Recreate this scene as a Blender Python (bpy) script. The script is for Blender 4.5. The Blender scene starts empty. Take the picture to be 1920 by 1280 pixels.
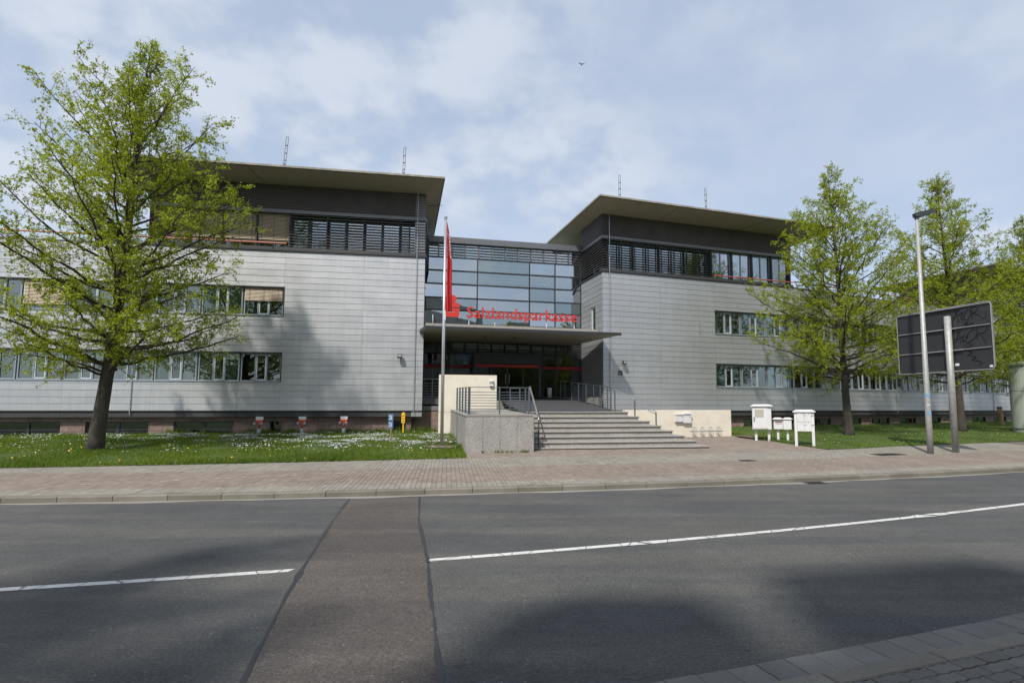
import bpy, bmesh, math, random
import numpy as np
from mathutils import Vector, Matrix
random.seed(7); RNG = np.random.default_rng(7)
R = math.radians
SC = bpy.context.scene
COL = SC.collection

# ------------------------------------------------------------------ camera
CAM_H = 1.79
cam = bpy.data.cameras.new('camera')
cam.sensor_width = 36.0
cam.lens = 36.0 * 1050.0 / 1920.0
cam.shift_x = -(1039 - 960) / 1920.0
cam.shift_y = (675 - 640) / 1920.0
cam.clip_start = 0.1
cam.clip_end = 3000
cam_o = bpy.data.objects.new('camera', cam)
COL.objects.link(cam_o)
cam_o.location = (0, 0, CAM_H)
cam_o.rotation_euler = (R(90) + math.atan(94 / 1050.0), 0, 0)
SC.camera = cam_o

# ------------------------------------------------------------------ sky, sun, exposure
SUN_EL = R(50); SUN_AZ = R(202)          # clockwise from +Y: sun stands behind the camera to the left
world = bpy.data.worlds.new('World'); SC.world = world; world.use_nodes = True
wt = world.node_tree; wn = wt.nodes; wl = wt.links
bg = wn['Background']
sky = wn.new('ShaderNodeTexSky'); sky.sky_type = 'NISHITA'; sky.sun_disc = False
sky.sun_elevation = SUN_EL; sky.sun_rotation = SUN_AZ; sky.altitude = 60
sky.air_density = 1.0; sky.dust_density = 1.2; sky.ozone_density = 1.2
tc = wn.new('ShaderNodeTexCoord')
sep = wn.new('ShaderNodeSeparateXYZ'); wl.new(tc.outputs['Generated'], sep.inputs[0])
def wmath(op, a, b=None, clamp=False):
    n = wn.new('ShaderNodeMath'); n.operation = op; n.use_clamp = clamp
    for i, x in enumerate((a, b)):
        if x is None: continue
        if isinstance(x, (int, float)): n.inputs[i].default_value = x
        else: wl.new(x, n.inputs[i])
    return n.outputs[0]
zc = wmath('ADD', wmath('MAXIMUM', sep.outputs[2], 0.0), 0.38)
cx_ = wmath('DIVIDE', sep.outputs[0], zc); cy_ = wmath('DIVIDE', sep.outputs[1], zc)
comb = wn.new('ShaderNodeCombineXYZ'); wl.new(cx_, comb.inputs[0]); wl.new(cy_, comb.inputs[1])
BIG_OFF, FINE_OFF = 17.7, 9.3
def wnoise(scale, detail, rough, dist=0.0, off=0.0):
    n = wn.new('ShaderNodeTexNoise'); n.inputs['Scale'].default_value = scale
    n.inputs['Detail'].default_value = detail; n.inputs['Roughness'].default_value = rough
    n.inputs['Distortion'].default_value = dist
    mp = wn.new('ShaderNodeVectorMath'); mp.operation = 'ADD'; mp.inputs[1].default_value = (off, off * .7, 0)
    wl.new(comb.outputs[0], mp.inputs[0]); wl.new(mp.outputs[0], n.inputs['Vector'])
    return n.outputs['Fac']
def wrange(x, a, b, c, d):
    n = wn.new('ShaderNodeMapRange'); n.interpolation_type = 'SMOOTHSTEP'
    wl.new(x, n.inputs[0])
    for i, v in enumerate((a, b, c, d)): n.inputs[i + 1].default_value = v
    return n.outputs[0]
big = wrange(wnoise(0.8, 2, .5, 0, BIG_OFF), .40, .60, 0, 1)
fine = wrange(wnoise(6.8, 9, .52, .05, FINE_OFF), .35, .64, 0, 1)
veil = wrange(wnoise(0.9, 5, .55, .3, 1.3), .3, .75, 0, 1)
fac = wmath('ADD', wmath('MULTIPLY', wmath('MULTIPLY', big, fine), .66), wmath('MULTIPLY', veil, .20), True)
def wmix(f, a, b):
    n = wn.new('ShaderNodeMix'); n.data_type = 'RGBA'
    if isinstance(f, float): n.inputs[0].default_value = f
    else: wl.new(f, n.inputs[0])
    wl.new(a, n.inputs[6]); n.inputs[7].default_value = b; return n.outputs[2]
hazy = wmix(.70, sky.outputs[0], (3.5, 4.12, 5.15, 1))          # thin even haze
clouded = wmix(fac, hazy, (4.75, 5.05, 5.6, 1))                  # broken alto-cumulus
wl.new(clouded, bg.inputs[0])
bg.inputs[1].default_value = 0.112

sun = bpy.data.lights.new('sun', 'SUN'); sun.energy = 2.95; sun.angle = R(2.0); sun.color = (1, .955, .88)
sun_o = bpy.data.objects.new('sun', sun); COL.objects.link(sun_o)
to_sun = Vector((math.sin(SUN_AZ) * math.cos(SUN_EL), math.cos(SUN_AZ) * math.cos(SUN_EL), math.sin(SUN_EL)))
sun_o.rotation_euler = to_sun.to_track_quat('Z', 'Y').to_euler()
SC.view_settings.view_transform = 'Standard'; SC.view_settings.look = 'None'
SC.view_settings.exposure = 0.5; SC.view_settings.gamma = 1
SC.view_settings.use_curve_mapping = False

# ------------------------------------------------------------------ materials
def new_mat(name):
    m = bpy.data.materials.new(name); m.use_nodes = True
    nt = m.node_tree; p = nt.nodes['Principled BSDF']
    return m, nt, p
def setv(nt, sock, v):
    if hasattr(v, 'is_linked') or hasattr(v, 'links'): nt.links.new(v, sock)
    else: sock.default_value = v
def nmath(nt, op, a, b=None, clamp=False):
    n = nt.nodes.new('ShaderNodeMath'); n.operation = op; n.use_clamp = clamp
    setv(nt, n.inputs[0], a)
    if b is not None: setv(nt, n.inputs[1], b)
    return n.outputs[0]
def nnoise(nt, vec, scale, detail=4, rough=.55, dist=0):
    n = nt.nodes.new('ShaderNodeTexNoise'); n.inputs['Scale'].default_value = scale
    n.inputs['Detail'].default_value = detail; n.inputs['Roughness'].default_value = rough
    n.inputs['Distortion'].default_value = dist
    nt.links.new(vec, n.inputs['Vector']); return n.outputs['Fac']
def nrange(nt, x, a, b, c, d, smooth=False):
    n = nt.nodes.new('ShaderNodeMapRange'); n.interpolation_type = 'SMOOTHSTEP' if smooth else 'LINEAR'
    nt.links.new(x, n.inputs[0])
    for i, v in enumerate((a, b, c, d)): n.inputs[i + 1].default_value = v
    return n.outputs[0]
def nmix(nt, fac, a, b):
    n = nt.nodes.new('ShaderNodeMix'); n.data_type = 'RGBA'
    setv(nt, n.inputs[0], fac)
    for s, c in ((n.inputs[6], a), (n.inputs[7], b)):
        if isinstance(c, tuple): s.default_value = (*c[:3], 1)
        else: nt.links.new(c, s)
    return n.outputs[2]
def nscale(nt, col, f):
    n = nt.nodes.new('ShaderNodeVectorMath'); n.operation = 'SCALE'
    if isinstance(col, tuple): n.inputs[0].default_value = col[:3]
    else: nt.links.new(col, n.inputs[0])
    setv(nt, n.inputs[3], f); return n.outputs[0]
def npos(nt, space='pos', scl=None):
    if space == 'pos': o = nt.nodes.new('ShaderNodeNewGeometry').outputs['Position']
    else: o = nt.nodes.new('ShaderNodeTexCoord').outputs['Object']
    if scl:
        m = nt.nodes.new('ShaderNodeMapping'); m.inputs['Scale'].default_value = scl
        nt.links.new(o, m.inputs[0]); o = m.outputs[0]
    return o
def nbump(nt, p, h, strength=.3, dist=.01):
    b = nt.nodes.new('ShaderNodeBump'); b.inputs['Strength'].default_value = strength; b.inputs['Distance'].default_value = dist
    nt.links.new(h, b.inputs['Height']); nt.links.new(b.outputs[0], p.inputs['Normal'])

def mat(name, col, rough=.6, metal=0.0, var=.12, vscale=2.0, fine=.06, fscale=40, rand=0.0, attr=False, bump=0.0, bscale=60,
        dirt=None, dirt_scale=1.5, dirt_amt=.4, stretch=None, spec=None):
    m, nt, p = new_mat(name)
    P = npos(nt, 'pos', stretch)
    f = nrange(nt, nnoise(nt, P, vscale, 4, .6), .25, .75, 1 - var, 1 + var)
    if fine: f = nmath(nt, 'MULTIPLY', f, nrange(nt, nnoise(nt, P, fscale, 3, .6), .25, .75, 1 - fine, 1 + fine))
    if rand:
        oi = nt.nodes.new('ShaderNodeObjectInfo')
        f = nmath(nt, 'MULTIPLY', f, nrange(nt, oi.outputs['Random'], 0, 1, 1 - rand, 1 + rand))
    if attr:
        a = nt.nodes.new('ShaderNodeAttribute'); a.attribute_name = 'tint'
        f = nmath(nt, 'MULTIPLY', f, a.outputs['Fac'])
    c = nscale(nt, tuple(col), f)
    if dirt:
        d = nrange(nt, nnoise(nt, P, dirt_scale, 6, .65, .3), .45, .72, 0, dirt_amt, True)
        c = nmix(nt, d, c, dirt)
    nt.links.new(c, p.inputs['Base Color'])
    p.inputs['Roughness'].default_value = rough; p.inputs['Metallic'].default_value = metal
    if spec is not None: p.inputs['Specular IOR Level'].default_value = spec
    if bump: nbump(nt, p, nnoise(nt, P, bscale, 4, .65), bump, .01)
    return m

M = {}
# brushed zinc-grey cladding with slight waviness
def cladding_mat(name, col):
    m, nt, p = new_mat(name)
    P = npos(nt)
    oi = nt.nodes.new('ShaderNodeObjectInfo')
    f = nrange(nt, oi.outputs['Random'], 0, 1, .95, 1.045)
    f = nmath(nt, 'MULTIPLY', f, nrange(nt, nnoise(nt, P, .35, 4, .6), .3, .7, .95, 1.05))
    streak = nnoise(nt, npos(nt, 'pos', (6, 6, .5)), 1.2, 5, .6)
    f = nmath(nt, 'MULTIPLY', f, nrange(nt, streak, .3, .7, .94, 1.05))
    nt.links.new(nscale(nt, col, f), p.inputs['Base Color'])
    p.inputs['Metallic'].default_value = .64
    nt.links.new(nrange(nt, nnoise(nt, P, 1.3, 3, .6), .3, .7, .40, .50), p.inputs['Roughness'])
    wav = nnoise(nt, npos(nt, 'pos', (1, 1, 2.2)), .9, 2, .5)
    nbump(nt, p, wav, .16, .05)
    return m
M['cladding'] = cladding_mat('zinc_cladding', (.475, .478, .485))
M['backing'] = mat('dark_backing', (.05, .05, .052), .8)
M['skirt'] = mat('skirt_metal', (.26, .255, .25), .5, .5, .12, .8)
M['frame'] = mat('window_frame_grey', (.30, .335, .37), .42, .35, .05)
M['sash'] = mat('sash_light_grey', (.56, .59, .62), .4, .1, .05)
M['darkframe'] = mat('dark_frame', (.05, .052, .056), .45, .4, .08)
M['louvre'] = mat('louvre_dark', (.075, .072, .070), .5, .35, .12, 3)
M['frieze'] = mat('frieze_slat', (.115, .103, .097), .62, .15, .22, 1.2, dirt=(.18, .13, .09), dirt_amt=.16)
M['beam'] = mat('beam_metal', (.17, .175, .18), .45, .5, .1)
M['soffit'] = mat('soffit_panel', (.30, .275, .21), .65, 0, .06, .7)
M['fascia'] = mat('roof_fascia', (.27, .245, .205), .8, 0, .3, 1.6, .2, 18, dirt=(.5, .47, .42), dirt_scale=3, dirt_amt=.5, bump=.4)
M['rooftop'] = mat('roof_felt', (.20, .195, .185), .9)
M['blind'] = mat('tan_blind', (.50, .40, .28), .55, 0, .06)
M['blindcord'] = mat('blind_cord', (.10, .085, .065), .8)
M['redrail'] = mat('salmon_rail', (.46, .13, .085), .5, 0, .12)
M['interior'] = mat('interior_wall', (.16, .165, .16), .9)
M['interior_dark'] = mat('interior_dark', (.045, .047, .046), .9)
M['interior_light'] = mat('interior_light', (.55, .57, .56), .85)
M['curtain'] = mat('curtain_pale_green', (.46, .55, .50), .9, 0, .06)
M['curtain2'] = mat('curtain_white', (.58, .60, .60), .9, 0, .06)
M['brick'] = mat('plinth_brick', (.235, .165, .145), .85, 0, .2, 4, .12, 30, rand=.14, bump=.3)
M['mortar'] = mat('mortar', (.14, .11, .10), .95)
M['steel'] = mat('galvanised_steel', (.47, .485, .50), .42, .7, .12, 6)
M['galv'] = mat('galvanised_pole', (.38, .385, .375), .55, .35, .2, 9, .12, 60, dirt=(.42, .36, .29), dirt_scale=2.5, dirt_amt=.3)
M['alu'] = mat('aluminium_pole', (.66, .68, .71), .3, .75, .05)
M['railblue'] = mat('railing_blue_grey', (.10, .12, .14), .45, .3, .1)
M['stainless'] = mat('stainless_rail', (.55, .56, .58), .28, .9, .05)
M['beige'] = mat('beige_render', (.76, .69, .575), .9, 0, .06, 1.2, .04, 60, dirt=(.52, .45, .35), dirt_scale=2.2, dirt_amt=.32, bump=.25, bscale=90)
def granite():
    m, nt, p = new_mat('granite_speckled')
    P = npos(nt)
    v = nt.nodes.new('ShaderNodeTexVoronoi'); v.inputs['Scale'].default_value = 75; nt.links.new(P, v.inputs['Vector'])
    sp = nt.nodes.new('ShaderNodeSeparateColor'); nt.links.new(v.outputs['Color'], sp.inputs[0])
    c = nmix(nt, nrange(nt, sp.outputs[0], .62, .7, 0, 1), (.345, .328, .305), (.18, .175, .17))
    c = nmix(nt, nrange(nt, sp.outputs[1], .66, .74, 0, 1), c, (.42, .40, .37))
    f = nrange(nt, nnoise(nt, P, 1.6, 5, .65), .3, .7, .84, 1.12)
    nt.links.new(nscale(nt, c, f), p.inputs['Base Color']); p.inputs['Roughness'].default_value = .62
    return m
M['granite'] = granite()
M['tread'] = mat('granite_tread', (.34, .318, .285), .75, 0, .14, 2.5, .25, 55, dirt=(.2, .19, .17), dirt_amt=.3, dirt_scale=3)
M['ramp'] = mat('ramp_mat_dark', (.055, .055, .058), .85, 0, .2, 3, .2, 50)
M['red'] = mat('sign_red', (.60, .040, .028), .4, 0, .03)
M['redglass'] = mat('red_stripe', (.36, .012, .01), .4, 0, .05)
M['flagred'] = mat('flag_red', (.56, .026, .026), .75, 0, .06)
M['flagwhite'] = mat('flag_white', (.75, .70, .70), .75, 0, .05)
M['white'] = mat('white_lacquer', (.70, .70, .70), .4, 0, .05, 3, dirt=(.5, .48, .43), dirt_amt=.32, dirt_scale=4)
M['offwhite'] = mat('offwhite_plate', (.72, .70, .66), .5)
M['paper'] = mat('notice_paper', (.42, .40, .33), .7, 0, .15, 30)
M['black'] = mat('black_plastic', (.018, .018, .02), .5)
M['concrete'] = mat('concrete_weathered', (.33, .315, .28), .9, 0, .2, 3, .15, 40, dirt=(.17, .16, .13), dirt_amt=.5, dirt_scale=3, bump=.4)
M['kerb'] = mat('kerb_concrete', (.185, .168, .138), .92, 0, .18, 2, .18, 50, rand=.12, dirt=(.14, .13, .11), dirt_amt=.4, bump=.4, bscale=80)
M['hydrant'] = mat('hydrant_red', (.44, .075, .045), .5, 0, .2, 12)
M['hydrantgrey'] = mat('hydrant_grey', (.32, .35, .37), .6, .2, .15, 8)
M['bluesign'] = mat('blue_plate', (.10, .20, .34), .45, 0, .1)
M['yellow'] = mat('yellow_plastic', (.80, .48, .02), .5, 0, .1)
M['wood'] = mat('weathered_wood', (.30, .21, .13), .9, 0, .25, 9, .2, 60, stretch=(1, 1, .2))
M['signback'] = mat('sign_back_dark', (.040, .041, .045), .5, .25, .12, 3)
M['signedge'] = mat('sign_edge', (.40, .40, .39), .45, .4, .1)
M['graffiti'] = mat('graffiti_black', (.008, .008, .009), .35)
M['sticker'] = mat('sticker_white', (.75, .76, .78), .5)
M['stickerblue'] = mat('sticker_blue', (.15, .36, .62), .5)
M['lampdark'] = mat('lamp_head_dark', (.055, .062, .068), .5, .3)
M['column'] = mat('column_green_grey', (.40, .44, .39), .85, 0, .08, 1.5)
M['bark'] = mat('bark', (.062, .053, .042), .95, 0, .35, 7, .3, 40, bump=.9, bscale=22, stretch=(1, 1, .35))
M['twig'] = mat('twig_bark', (.060, .045, .036), .9, 0, .2, 7)
M['iron'] = mat('cast_iron', (.075, .065, .058), .75, .2, .2, 8)
M['leafrot'] = mat('bare_soil', (.125, .095, .065), .95, 0, .3, 5, .3, 40)
M['salmon'] = mat('salmon_wall', (.66, .40, .30), .8)
M['house'] = mat('house_render', (.42, .40, .37), .9)
M['tile'] = mat('roof_tile', (.22, .11, .08), .85)
M['bird'] = mat('bird_dark', (.03, .032, .036), .8)
M['petal'] = mat('petal_white', (.82, .82, .80), .8, 0, .02)
M['dandelion'] = mat('dandelion_yellow', (.80, .55, .02), .8, 0, .05)
M['plantgreen'] = mat('plant_green', (.06, .12, .03), .7)
M['orchidpink'] = mat('orchid_pink', (.45, .08, .25), .7)
M['terracotta'] = mat('pot_terracotta', (.42, .17, .09), .8)
M['potwhite'] = mat('pot_white', (.7, .7, .68), .5)

def glass(name, tint, refl, rough=0.0):
    m = bpy.data.materials.new(name); m.use_nodes = True; nt = m.node_tree
    nt.nodes.remove(nt.nodes['Principled BSDF'])
    tr = nt.nodes.new('ShaderNodeBsdfTransparent'); tr.inputs[0].default_value = (*tint, 1)
    gl = nt.nodes.new('ShaderNodeBsdfGlossy'); gl.inputs['Roughness'].default_value = rough
    gl.inputs['Color'].default_value = (.93, .97, 1, 1)
    fr = nt.nodes.new('ShaderNodeFresnel'); fr.inputs[0].default_value = 1.5
    wav = nnoise(nt, npos(nt), 1.1, 2, .5)
    b = nt.nodes.new('ShaderNodeBump'); b.inputs['Strength'].default_value = .05; b.inputs['Distance'].default_value = .02
    nt.links.new(wav, b.inputs['Height']); nt.links.new(b.outputs[0], gl.inputs['Normal'])
    oi = nt.nodes.new('ShaderNodeObjectInfo')
    nt.links.new(nmix(nt, oi.outputs['Random'], (.87, .94, .93), (.97, .97, 1.0)), gl.inputs['Color'])
    f = nmath(nt, 'ADD', fr.outputs[0], nrange(nt, oi.outputs['Random'], 0, 1, refl * .72, refl * 1.28), True)
    mx = nt.nodes.new('ShaderNodeMixShader'); nt.links.new(f, mx.inputs[0])
    nt.links.new(tr.outputs[0], mx.inputs[1]); nt.links.new(gl.outputs[0], mx.inputs[2])
    nt.links.new(mx.outputs[0], nt.nodes['Material Output'].inputs[0])
    return m
M['glass'] = glass('window_glass', (.78, .86, .83), .10)
M['glass_sky'] = glass('coated_glass', (.50, .58, .60), .36)
M['glass_dark'] = glass('entrance_glass', (.5, .55, .53), .045)

def asphalt(name, base, warm, lane=True):
    m, nt, p = new_mat(name)
    P = npos(nt)
    agg = nnoise(nt, P, 75, 4, .8)
    f = nrange(nt, agg, .3, .7, .45, 1.55)
    f = nmath(nt, 'MULTIPLY', f, nrange(nt, nnoise(nt, P, .55, 5, .6), .3, .7, .84, 1.14))
    f = nmath(nt, 'MULTIPLY', f, nrange(nt, nnoise(nt, P, 5.0, 6, .7), .3, .7, .86, 1.14))
    f = nmath(nt, 'MULTIPLY', f, nrange(nt, nnoise(nt, P, 30, 5, .8), .33, .67, .60, 1.42))
    wear = nnoise(nt, npos(nt, 'pos', (.12, 1.1, 1)), 1.0, 3, .6)
    c = nscale(nt, base, f)
    c = nmix(nt, nrange(nt, wear, .40, .62, 0, .85, True), c, nscale(nt, warm, f))
    v = nt.nodes.new('ShaderNodeTexVoronoi'); v.inputs['Scale'].default_value = 26; nt.links.new(P, v.inputs['Vector'])
    sp = nt.nodes.new('ShaderNodeSeparateColor'); nt.links.new(v.outputs['Color'], sp.inputs[0])
    chip = nmath(nt, 'MULTIPLY', nrange(nt, sp.outputs[0], .91, .93, 0, 1), nrange(nt, v.outputs['Distance'], .26, .16, 0, 1))
    c = nmix(nt, nmath(nt, 'MULTIPLY', chip, nrange(nt, nnoise(nt, P, 1.7, 3, .6), .35, .7, .1, .65)), c, (.34, .33, .31))
    v2 = nt.nodes.new('ShaderNodeTexVoronoi'); v2.inputs['Scale'].default_value = 7; nt.links.new(npos(nt, 'pos', (.55, 1.6, 1)), v2.inputs['Vector'])
    sp2 = nt.nodes.new('ShaderNodeSeparateColor'); nt.links.new(v2.outputs['Color'], sp2.inputs[0])
    pit = nmath(nt, 'MULTIPLY', nrange(nt, sp2.outputs[1], .93, .95, 0, 1), nrange(nt, v2.outputs['Distance'], .2, .12, 0, 1))
    c = nmix(nt, nmath(nt, 'MULTIPLY', pit, .6), c, (.03, .03, .03))
    nt.links.new(c, p.inputs['Base Color']); p.inputs['Roughness'].default_value = .82
    p.inputs['Specular IOR Level'].default_value = .35
    nbump(nt, p, agg, .35, .006)
    return m
M['asphalt'] = asphalt('asphalt', (.072, .073, .072), (.101, .097, .088))
M['asphalt_patch'] = asphalt('asphalt_patch', (.078, .068, .062), (.102, .089, .080))
M['tar'] = mat('tar_seam', (.026, .027, .030), .5, 0, .2, 8)
def paint():
    m, nt, p = new_mat('road_paint')
    P = npos(nt)
    w = nnoise(nt, P, 14, 6, .7, .4)
    cr = nt.nodes.new('ShaderNodeTexVoronoi'); cr.feature = 'DISTANCE_TO_EDGE'; cr.inputs['Scale'].default_value = 3.3
    nt.links.new(npos(nt, 'pos', (1, .6, 1)), cr.inputs['Vector'])
    a = nmath(nt, 'MAXIMUM', nrange(nt, w, .60, .68, 0, .85), nrange(nt, cr.outputs['Distance'], .028, .012, 0, .85))
    c = nmix(nt, a, nscale(nt, (.62, .61, .58), nrange(nt, nnoise(nt, P, 3, 4, .6), .3, .7, .88, 1.08)), (.12, .12, .115))
    nt.links.new(c, p.inputs['Base Color']); p.inputs['Roughness'].default_value = .7
    return m
M['paint'] = paint()
def pave(name, col, col2):
    m, nt, p = new_mat(name)
    P = npos(nt)
    a = nt.nodes.new('ShaderNodeAttribute'); a.attribute_name = 'tint'
    f = nmath(nt, 'MULTIPLY', a.outputs['Fac'], nrange(nt, nnoise(nt, P, 60, 3, .65), .25, .75, .85, 1.15))
    f = nmath(nt, 'MULTIPLY', f, nrange(nt, nnoise(nt, P, .7, 5, .6), .3, .7, .86, 1.1))
    c = nmix(nt, nrange(nt, nnoise(nt, P, 1.4, 5, .65), .4, .7, 0, .6), col, col2)
    nt.links.new(nscale(nt, c, f), p.inputs['Base Color']); p.inputs['Roughness'].default_value = .9
    nbump(nt, p, nnoise(nt, P, 150, 3, .6), .25, .004)
    return m
M['paver_beige'] = pave('paver_beige', (.255, .234, .196), (.235, .22, .188))
M['paver_red'] = pave('paver_red', (.235, .186, .152), (.232, .192, .162))
M['paver_plaza'] = pave('paver_plaza', (.245, .195, .16), (.23, .192, .162))
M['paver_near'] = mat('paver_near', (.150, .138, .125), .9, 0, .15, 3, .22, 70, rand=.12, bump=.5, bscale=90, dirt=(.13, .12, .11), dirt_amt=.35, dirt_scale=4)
M['gutter'] = mat('gutter_slab', (.172, .164, .152), .9, 0, .12, 3, .18, 80, rand=.09, bump=.35, bscale=120)
M['bed'] = mat('joint_sand', (.125, .112, .088), .95, 0, .2, 3, .2, 50)
M['dust'] = mat('gutter_dust', (.25, .232, .205), .9, 0, .22, 1.5, .2, 60, stretch=(.35, 1, 1))
def soilgrass():
    m, nt, p = new_mat('lawn_ground')
    P = npos(nt)
    c = nmix(nt, nrange(nt, nnoise(nt, P, 1.3, 5, .6), .35, .65, 0, 1), (.050, .088, .016), (.078, .120, .024))
    c = nmix(nt, nrange(nt, nnoise(nt, P, 25, 4, .7), .5, .8, 0, .45), c, (.085, .075, .04))
    nt.links.new(c, p.inputs['Base Color']); p.inputs['Roughness'].default_value = .95
    nbump(nt, p, nnoise(nt, P, 40, 4, .7), .8, .03)
    return m
M['lawn'] = soilgrass()
def leafmat(name, c0, c1, trans):
    m = bpy.data.materials.new(name); m.use_nodes = True; nt = m.node_tree; p = nt.nodes['Principled BSDF']
    a = nt.nodes.new('ShaderNodeAttribute'); a.attribute_name = 'tint'
    c = nmix(nt, a.outputs['Fac'], c0, c1)
    nt.links.new(c, p.inputs['Base Color']); p.inputs['Roughness'].default_value = .55
    p.inputs['Specular IOR Level'].default_value = .3
    t = nt.nodes.new('ShaderNodeBsdfTranslucent'); nt.links.new(nscale(nt, c, 1.25), t.inputs[0])
    mx = nt.nodes.new('ShaderNodeMixShader'); mx.inputs[0].default_value = trans
    nt.links.new(p.outputs[0], mx.inputs[1]); nt.links.new(t.outputs[0], mx.inputs[2])
    nt.links.new(mx.outputs[0], nt.nodes['Material Output'].inputs[0])
    return m
M['leaf'] = leafmat('spring_leaf', (.235, .285, .014), (.415, .475, .030), .50)
M['blade'] = leafmat('grass_blade', (.070, .125, .010), (.175, .245, .024), .34)

# ------------------------------------------------------------------ mesh helpers
class MB:
    def __init__(s): s.v = []; s.f = []; s.m = []; s.t = []
    def face(s, pts, m=0, t=1.0):
        i = len(s.v); s.v += [tuple(p) for p in pts]; s.f.append(tuple(range(i, i + len(pts)))); s.m.append(m); s.t.append(t)
    def box(s, x0, x1, y0, y1, z0, z1, m=0, t=1.0):
        i = len(s.v)
        s.v += [(x0, y0, z0), (x1, y0, z0), (x1, y1, z0), (x0, y1, z0), (x0, y0, z1), (x1, y0, z1), (x1, y1, z1), (x0, y1, z1)]
        for q in ((0, 3, 2, 1), (4, 5, 6, 7), (0, 1, 5, 4), (1, 2, 6, 5), (2, 3, 7, 6), (3, 0, 4, 7)):
            s.f.append(tuple(i + k for k in q)); s.m.append(m); s.t.append(t)
        return s
    def bbox(s, x0, x1, y0, y1, z0, z1, b=.01, m=0):
        """box with chamfered vertical and top edges"""
        loop = lambda k: [(x0 + k, y0), (x1 - k, y0), (x1, y0 + k), (x1, y1 - k), (x1 - k, y1), (x0 + k, y1), (x0, y1 - k), (x0, y0 + k)]
        lo = loop(b); c = [(x0 + b, y0 + b), (x1 - b, y0 + b), (x1 - b, y0 + b), (x1 - b, y1 - b), (x1 - b, y1 - b), (x0 + b, y1 - b), (x0 + b, y1 - b), (x0 + b, y0 + b)]
        s.loops([[(x, y, z0) for x, y in lo], [(x, y, z1 - b) for x, y in lo], [(x, y, z1) for x, y in c]], True, m)
        return s
    def loops(s, L, cap=True, m=0, t=1.0):
        n = len(L[0]); i0 = len(s.v)
        for l in L: s.v += [tuple(p) for p in l]
        for k in range(len(L) - 1):
            a = i0 + k * n; b = a + n
            for j in range(n):
                s.f.append((a + j, a + (j + 1) % n, b + (j + 1) % n, b + j)); s.m.append(m); s.t.append(t)
        if cap:
            s.f.append(tuple(reversed(range(i0, i0 + n)))); s.m.append(m); s.t.append(t)
            e = i0 + (len(L) - 1) * n
            s.f.append(tuple(range(e, e + n))); s.m.append(m); s.t.append(t)
        return s
    def prism(s, poly, z0, z1, m=0):
        f0 = z0 if callable(z0) else (lambda x, y: z0)
        f1 = z1 if callable(z1) else (lambda x, y: z1)
        return s.loops([[(x, y, f0(x, y)) for x, y in poly], [(x, y, f1(x, y)) for x, y in poly]], True, m)
    def tube(s, pts, r, n=8, m=0, cap=True, t=1.0):
        pts = [Vector(p) for p in pts]; k = len(pts)
        if not hasattr(r, '__len__'): r = [r] * k
        L = []; up = None
        for i in range(k):
            d = (pts[min(i + 1, k - 1)] - pts[max(i - 1, 0)])
            d = d.normalized() if d.length > 1e-9 else Vector((0, 0, 1))
            if up is None: up = Vector((1, 0, 0)) if abs(d.x) < .9 else Vector((0, 1, 0))
            a = (up - d * up.dot(d)).normalized(); b = d.cross(a); up = a
            L.append([pts[i] + (a * math.cos(2 * math.pi * j / n) + b * math.sin(2 * math.pi * j / n)) * r[i] for j in range(n)])
        return s.loops(L, cap, m, t)
    def ring(s, c, rad, r, axis='y', n=16, m=0, a0=0, a1=2 * math.pi):
        pts = []
        for i in range(n + 1):
            a = a0 + (a1 - a0) * i / n
            if axis == 'y': pts.append((c[0] + rad * math.cos(a), c[1], c[2] + rad * math.sin(a)))
            else: pts.append((c[0], c[1] + rad * math.cos(a), c[2] + rad * math.sin(a)))
        return s.tube(pts, r, 6, m)
    def mesh(s, name, mats, smooth=False, tint=False):
        me = bpy.data.meshes.new(name); me.from_pydata(s.v, [], s.f)
        for q in (mats if isinstance(mats, (list, tuple)) else [mats]): me.materials.append(M[q] if isinstance(q, str) else q)
        if any(s.m): me.polygons.foreach_set('material_index', s.m)
        if smooth: me.polygons.foreach_set('use_smooth', [True] * len(s.f))
        if tint:
            at = me.attributes.new('tint', 'FLOAT', 'FACE'); at.data.foreach_set('value', s.t)
        me.update(); return me
    def build(s, name, mats, parent=None, smooth=False, tint=False, loc=None, rot=None):
        return link(name, s.mesh(name, mats, smooth, tint), parent, loc, rot)
def link(name, me, parent=None, loc=None, rot=None):
    o = bpy.data.objects.new(name, me); COL.objects.link(o)
    if parent: o.parent = parent
    if loc is not None: o.location = loc
    if rot is not None: o.rotation_euler = rot if hasattr(rot, '__len__') else (0, 0, rot)
    return o
def tag(o, label=None, cat=None, group=None, kind=None):
    if label: o['label'] = label
    if cat: o['category'] = cat
    if group: o['group'] = group
    if kind: o['kind'] = kind
    return o
def thing(name, label, cat, loc=(0, 0, 0), rz=0.0, group=None):
    return tag(link(name, None, None, loc, rz), label, cat, group)
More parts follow.
